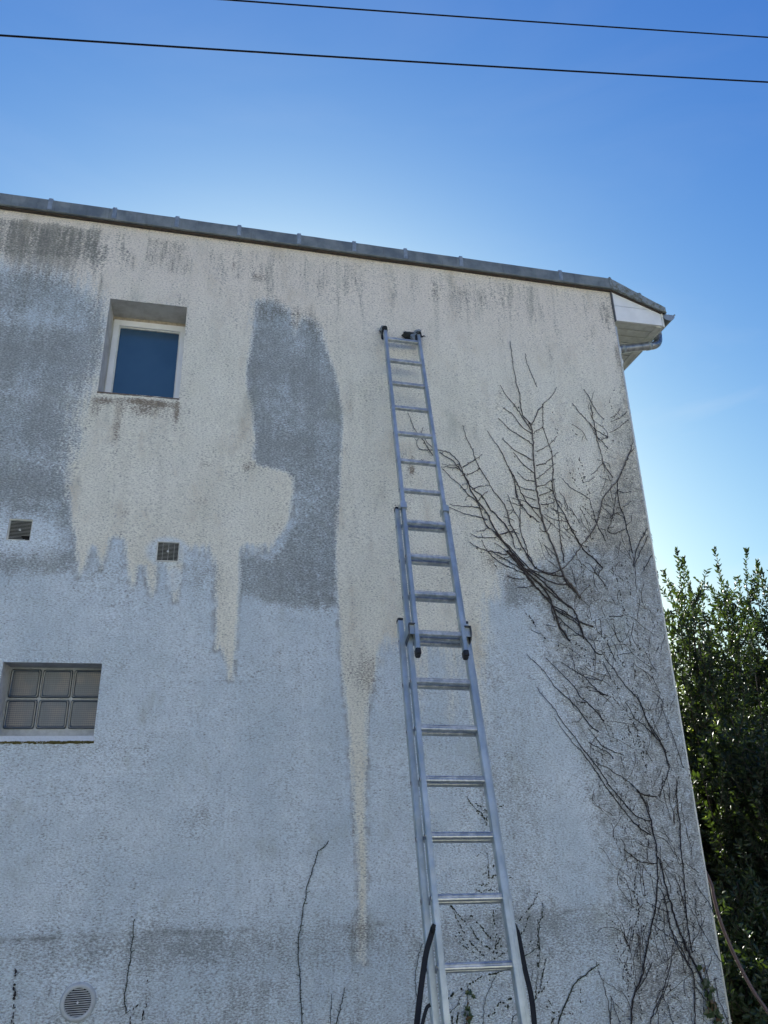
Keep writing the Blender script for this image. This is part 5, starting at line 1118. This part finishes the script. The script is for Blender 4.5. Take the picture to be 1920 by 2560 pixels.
def shrub(base, H, spread, label, nstem, seed, mat=None, leafL=.068, lo=.05, dens=1.0, group='shrubs behind the house corner', lean=(0,0), single_leaves=0, name='leafy_shrub', nshoot=30, reach=1.0, quad=False, top_shoots=True):
    rg = np.random.default_rng(seed); mat = mat or M_LF
    root = tag(empty(name), label, 'shrub', group); base = np.array(base)
    P = []; DV = []; wood = MB()
    for s in range(nstem):
        ang = rg.uniform(0, 2*math.pi); rr = spread*math.sqrt(rg.uniform(0, 1)); h = H*rg.uniform(.72, 1.0)*(1-.18*(rr/spread)**2)
        tip = base + np.array([math.cos(ang)*rr+lean[0], math.sin(ang)*rr*.8+lean[1], h]); b0 = base + np.array([math.cos(ang), math.sin(ang), 0])*rr*.25
        mid_ = (b0+tip)/2 + rg.normal(size=3)*np.array([.12,.12,.05])*h*.3
        path = [b0*(1-u)**2+2*mid_*u*(1-u)+tip*u*u for u in np.linspace(0, 1, 9)]
        m_ = MB(); m_.tube(path, list(np.linspace(.017, .005, 9)*rg.uniform(.7, 1.3)), 6); m_.build('trunk', M_BARK, root, True)
        for q in range(nshoot):
            u = rg.uniform(lo, .97)**.8; p0 = b0*(1-u)**2+2*mid_*u*(1-u)+tip*u*u
            a = rg.uniform(0, 2*math.pi); L = rg.uniform(.35, .85)*reach*(1.15-.5*u); up_ = rg.uniform(.25, 1.5)
            d = np.array([math.cos(a), math.sin(a), up_]); d /= np.linalg.norm(d)
            p1 = p0 + d*L*.5; p2 = p1 + (d+np.array([0,0,.55]))*L*.42
            wood.tube([p0, p1, p2], [.0055, .0035, .0018], 4, cap=False)
            n = max(4, int(L/.022*dens)); 
            for k in range(n):
                v = (k+.5)/n; pp = p0*(1-v)**2+2*p1*v*(1-v)+p2*v*v; ax = (p1-p0)*(1-v)+(p2-p1)*v; ax /= np.linalg.norm(ax)
                side = rg.normal(size=3); side -= ax*side.dot(ax); side /= np.linalg.norm(side)
                P.append(pp); DV.append(ax*rg.uniform(.3,1.1)+side)
                if rg.random() < .75: P.append(pp); DV.append(ax*rg.uniform(.3,1.1)-side)
        if top_shoots:      # one upright leader with paired leaves
            p0 = tip; L = rg.uniform(.25, .7); ax = np.array([rg.normal()*.12, rg.normal()*.12, 1.0]); ax /= np.linalg.norm(ax)
            wood.tube([p0, p0+ax*L], [.004, .0016], 4, cap=False); nn = int(L/.038); a0 = rg.uniform(0, 6.28)
            for k in range(nn+1):
                pp = p0+ax*L*k/nn; a = a0 + (k % 2)*1.57; side = np.array([math.cos(a), math.sin(a), 0])
                for sg in (1, -1): P.append(pp); DV.append(ax*.9+side*sg*.8)
                if k > nn-3:
                    for _ in range(3): P.append(pp); DV.append(ax+rg.normal(size=3)*.4)
    P = np.array(P); DV = np.array(DV); L = leafL*rg.uniform(.6, 1.2, len(P))
    wood.build('branches', M_BARK, root)['kind'] = 'stuff'
    if single_leaves:
        # those nearest the camera and in view: one object each
        rel = P-np.array(CAM); zc = rel@np.array(AX_F); px = 960+FPX*(rel@np.array(AX_R))/zc; py = 1280-FPX*(rel@np.array(AX_U))/zc
        vis = (px > 1650) & (px < 1915) & (py > 1350) & (py < 2540) & (rel[:,0] > (rel[:,1])*.672)
        ids = np.where(vis)[0]; ids = ids[np.argsort(-(L/zc)[ids])][:single_leaves]
        me0 = None
        for i in ids:
            if me0 is None:
                me0 = bpy.data.meshes.new('leaf'); me0.from_pydata([(x*.42, y, z) for x, y, z in LEAFS], [], [tuple(f) for f in LF]); me0.materials.append(mat)
            o = link('leaf', me0, root); o.location = P[i]; s_ = L[i]*1.1; o.scale = (s_, s_, s_)
            o.rotation_mode = 'QUATERNION'; o.rotation_quaternion = Vector(DV[i]).to_track_quat('Z', 'Y')
        P = np.delete(P, ids, 0); DV = np.delete(DV, ids, 0); L = np.delete(L, ids)
    leaves_mesh('foliage', P, DV, L, mat, root, rg, quad)['kind'] = 'stuff'
    return len(P)
NL = 0
NL += shrub((5.88, 3.3, ZGR), 4.95, .85, 'tall dark green shrub rising just behind the right corner of the house', 18, 101, single_leaves=280, nshoot=30, lean=(.1,0))
NL += shrub((7.30, 3.9, ZGR), 5.15, .95, 'tallest dark green shrub with upright leafy shoots at the right edge of the picture', 20, 102, single_leaves=280, nshoot=32)
NL += shrub((6.6, 5.4, ZGR), 4.2, 1.0, 'dense dark shrub showing through the gaps behind the two front shrubs', 7, 103, nshoot=12, quad=True)
NL += shrub((5.6, 2.2, ZGR), 3.1, .55, 'low dark ivy-covered bush at the foot of the shrubs beside the wall corner', 9, 104, leafL=.075, nshoot=26, name='ivy_bush', top_shoots=False, lo=.0)
NL += shrub((5.35, 3.4, ZGR), 2.3, .8, 'dark ivy mound low behind the brown hose', 13, 105, leafL=.085, nshoot=20, name='ivy_bush', top_shoots=False, lo=.0)
NL += shrub((6.9, 2.6, ZGR), 2.6, .9, 'dark ivy mound at the lower right edge of the picture', 13, 106, leafL=.085, nshoot=20, name='ivy_bush', top_shoots=False, lo=.0)
NL += shrub((5.7, 6.5, ZGR), 2.6, 1.0, 'dark low bush seen far behind the brown hose', 7, 107, leafL=.085, nshoot=12, name='ivy_bush', top_shoots=False, lo=.0, quad=True)
for i, (x, y_, h, lab) in enumerate([(9.2, 10.5, 4.0, 'sunlit yellow-green bush in the distance seen low through the front shrubs'), (11.2, 11.5, 4.6, 'sunlit bush farther right behind the shrubs'), (7.9, 9.5, 2.6, 'small sunlit bush low down near the wall corner in the distance')]):
    NL += shrub((x, y_, ZGR), h, 1.4, lab, 12, 200+i, mat=M_LFY, leafL=.09, nshoot=22, quad=True, name='sunlit_bush', reach=1.5, dens=.6, group='sunlit bushes beyond the shrubs', lo=.0)
print('leaves', NL)
for i, (x, y_, s_, h) in enumerate(((4.15, .75, .3, .75), (4.55, 1.5, .45, 1.1), (5.2, 1.9, .5, 1.3), (5.9, 1.4, .55, 1.3))):
    shrub((x, y_, ZGR), h, s_, ('dark ivy clump on the ground right beside the house corner', 'dark ivy clump behind the one beside the house corner', 'dark ivy clump further right under the shrubs', 'dark ivy clump under the hose at the right edge')[i], 8, 300+i, leafL=.07, nshoot=24, name='ivy_clump', top_shoots=False, lo=.0, reach=.6, group='ivy clumps on the ground')
# brown hose / cable hanging beside the corner
hp = [(1772,2196),(1784,2240),(1800,2300),(1824,2360),(1852,2420),(1884,2478),(1920,2530),(1960,2590),(2010,2680)]
Q = [wp(x, y, .25-(i*.05)) for i, (x, y) in enumerate(hp)]; Q = [Q[0]+Vector((-.17, .35, .9)), Q[0]+Vector((-.07, .12, .33))] + Q
Q.append(Vector((Q[-1].x+.5, Q[-1].y, ZGR+.05)))
m_ = MB(); m_.tube(spline(Q, 8), .0115, 8)
tag(m_.build('hose', simple('brown_hose_rubber', (.13, .085, .075), .6, var=.2, scale=30), None, True), 'brown rubber hose hanging in a curve beside the lower right corner of the wall', 'hose')
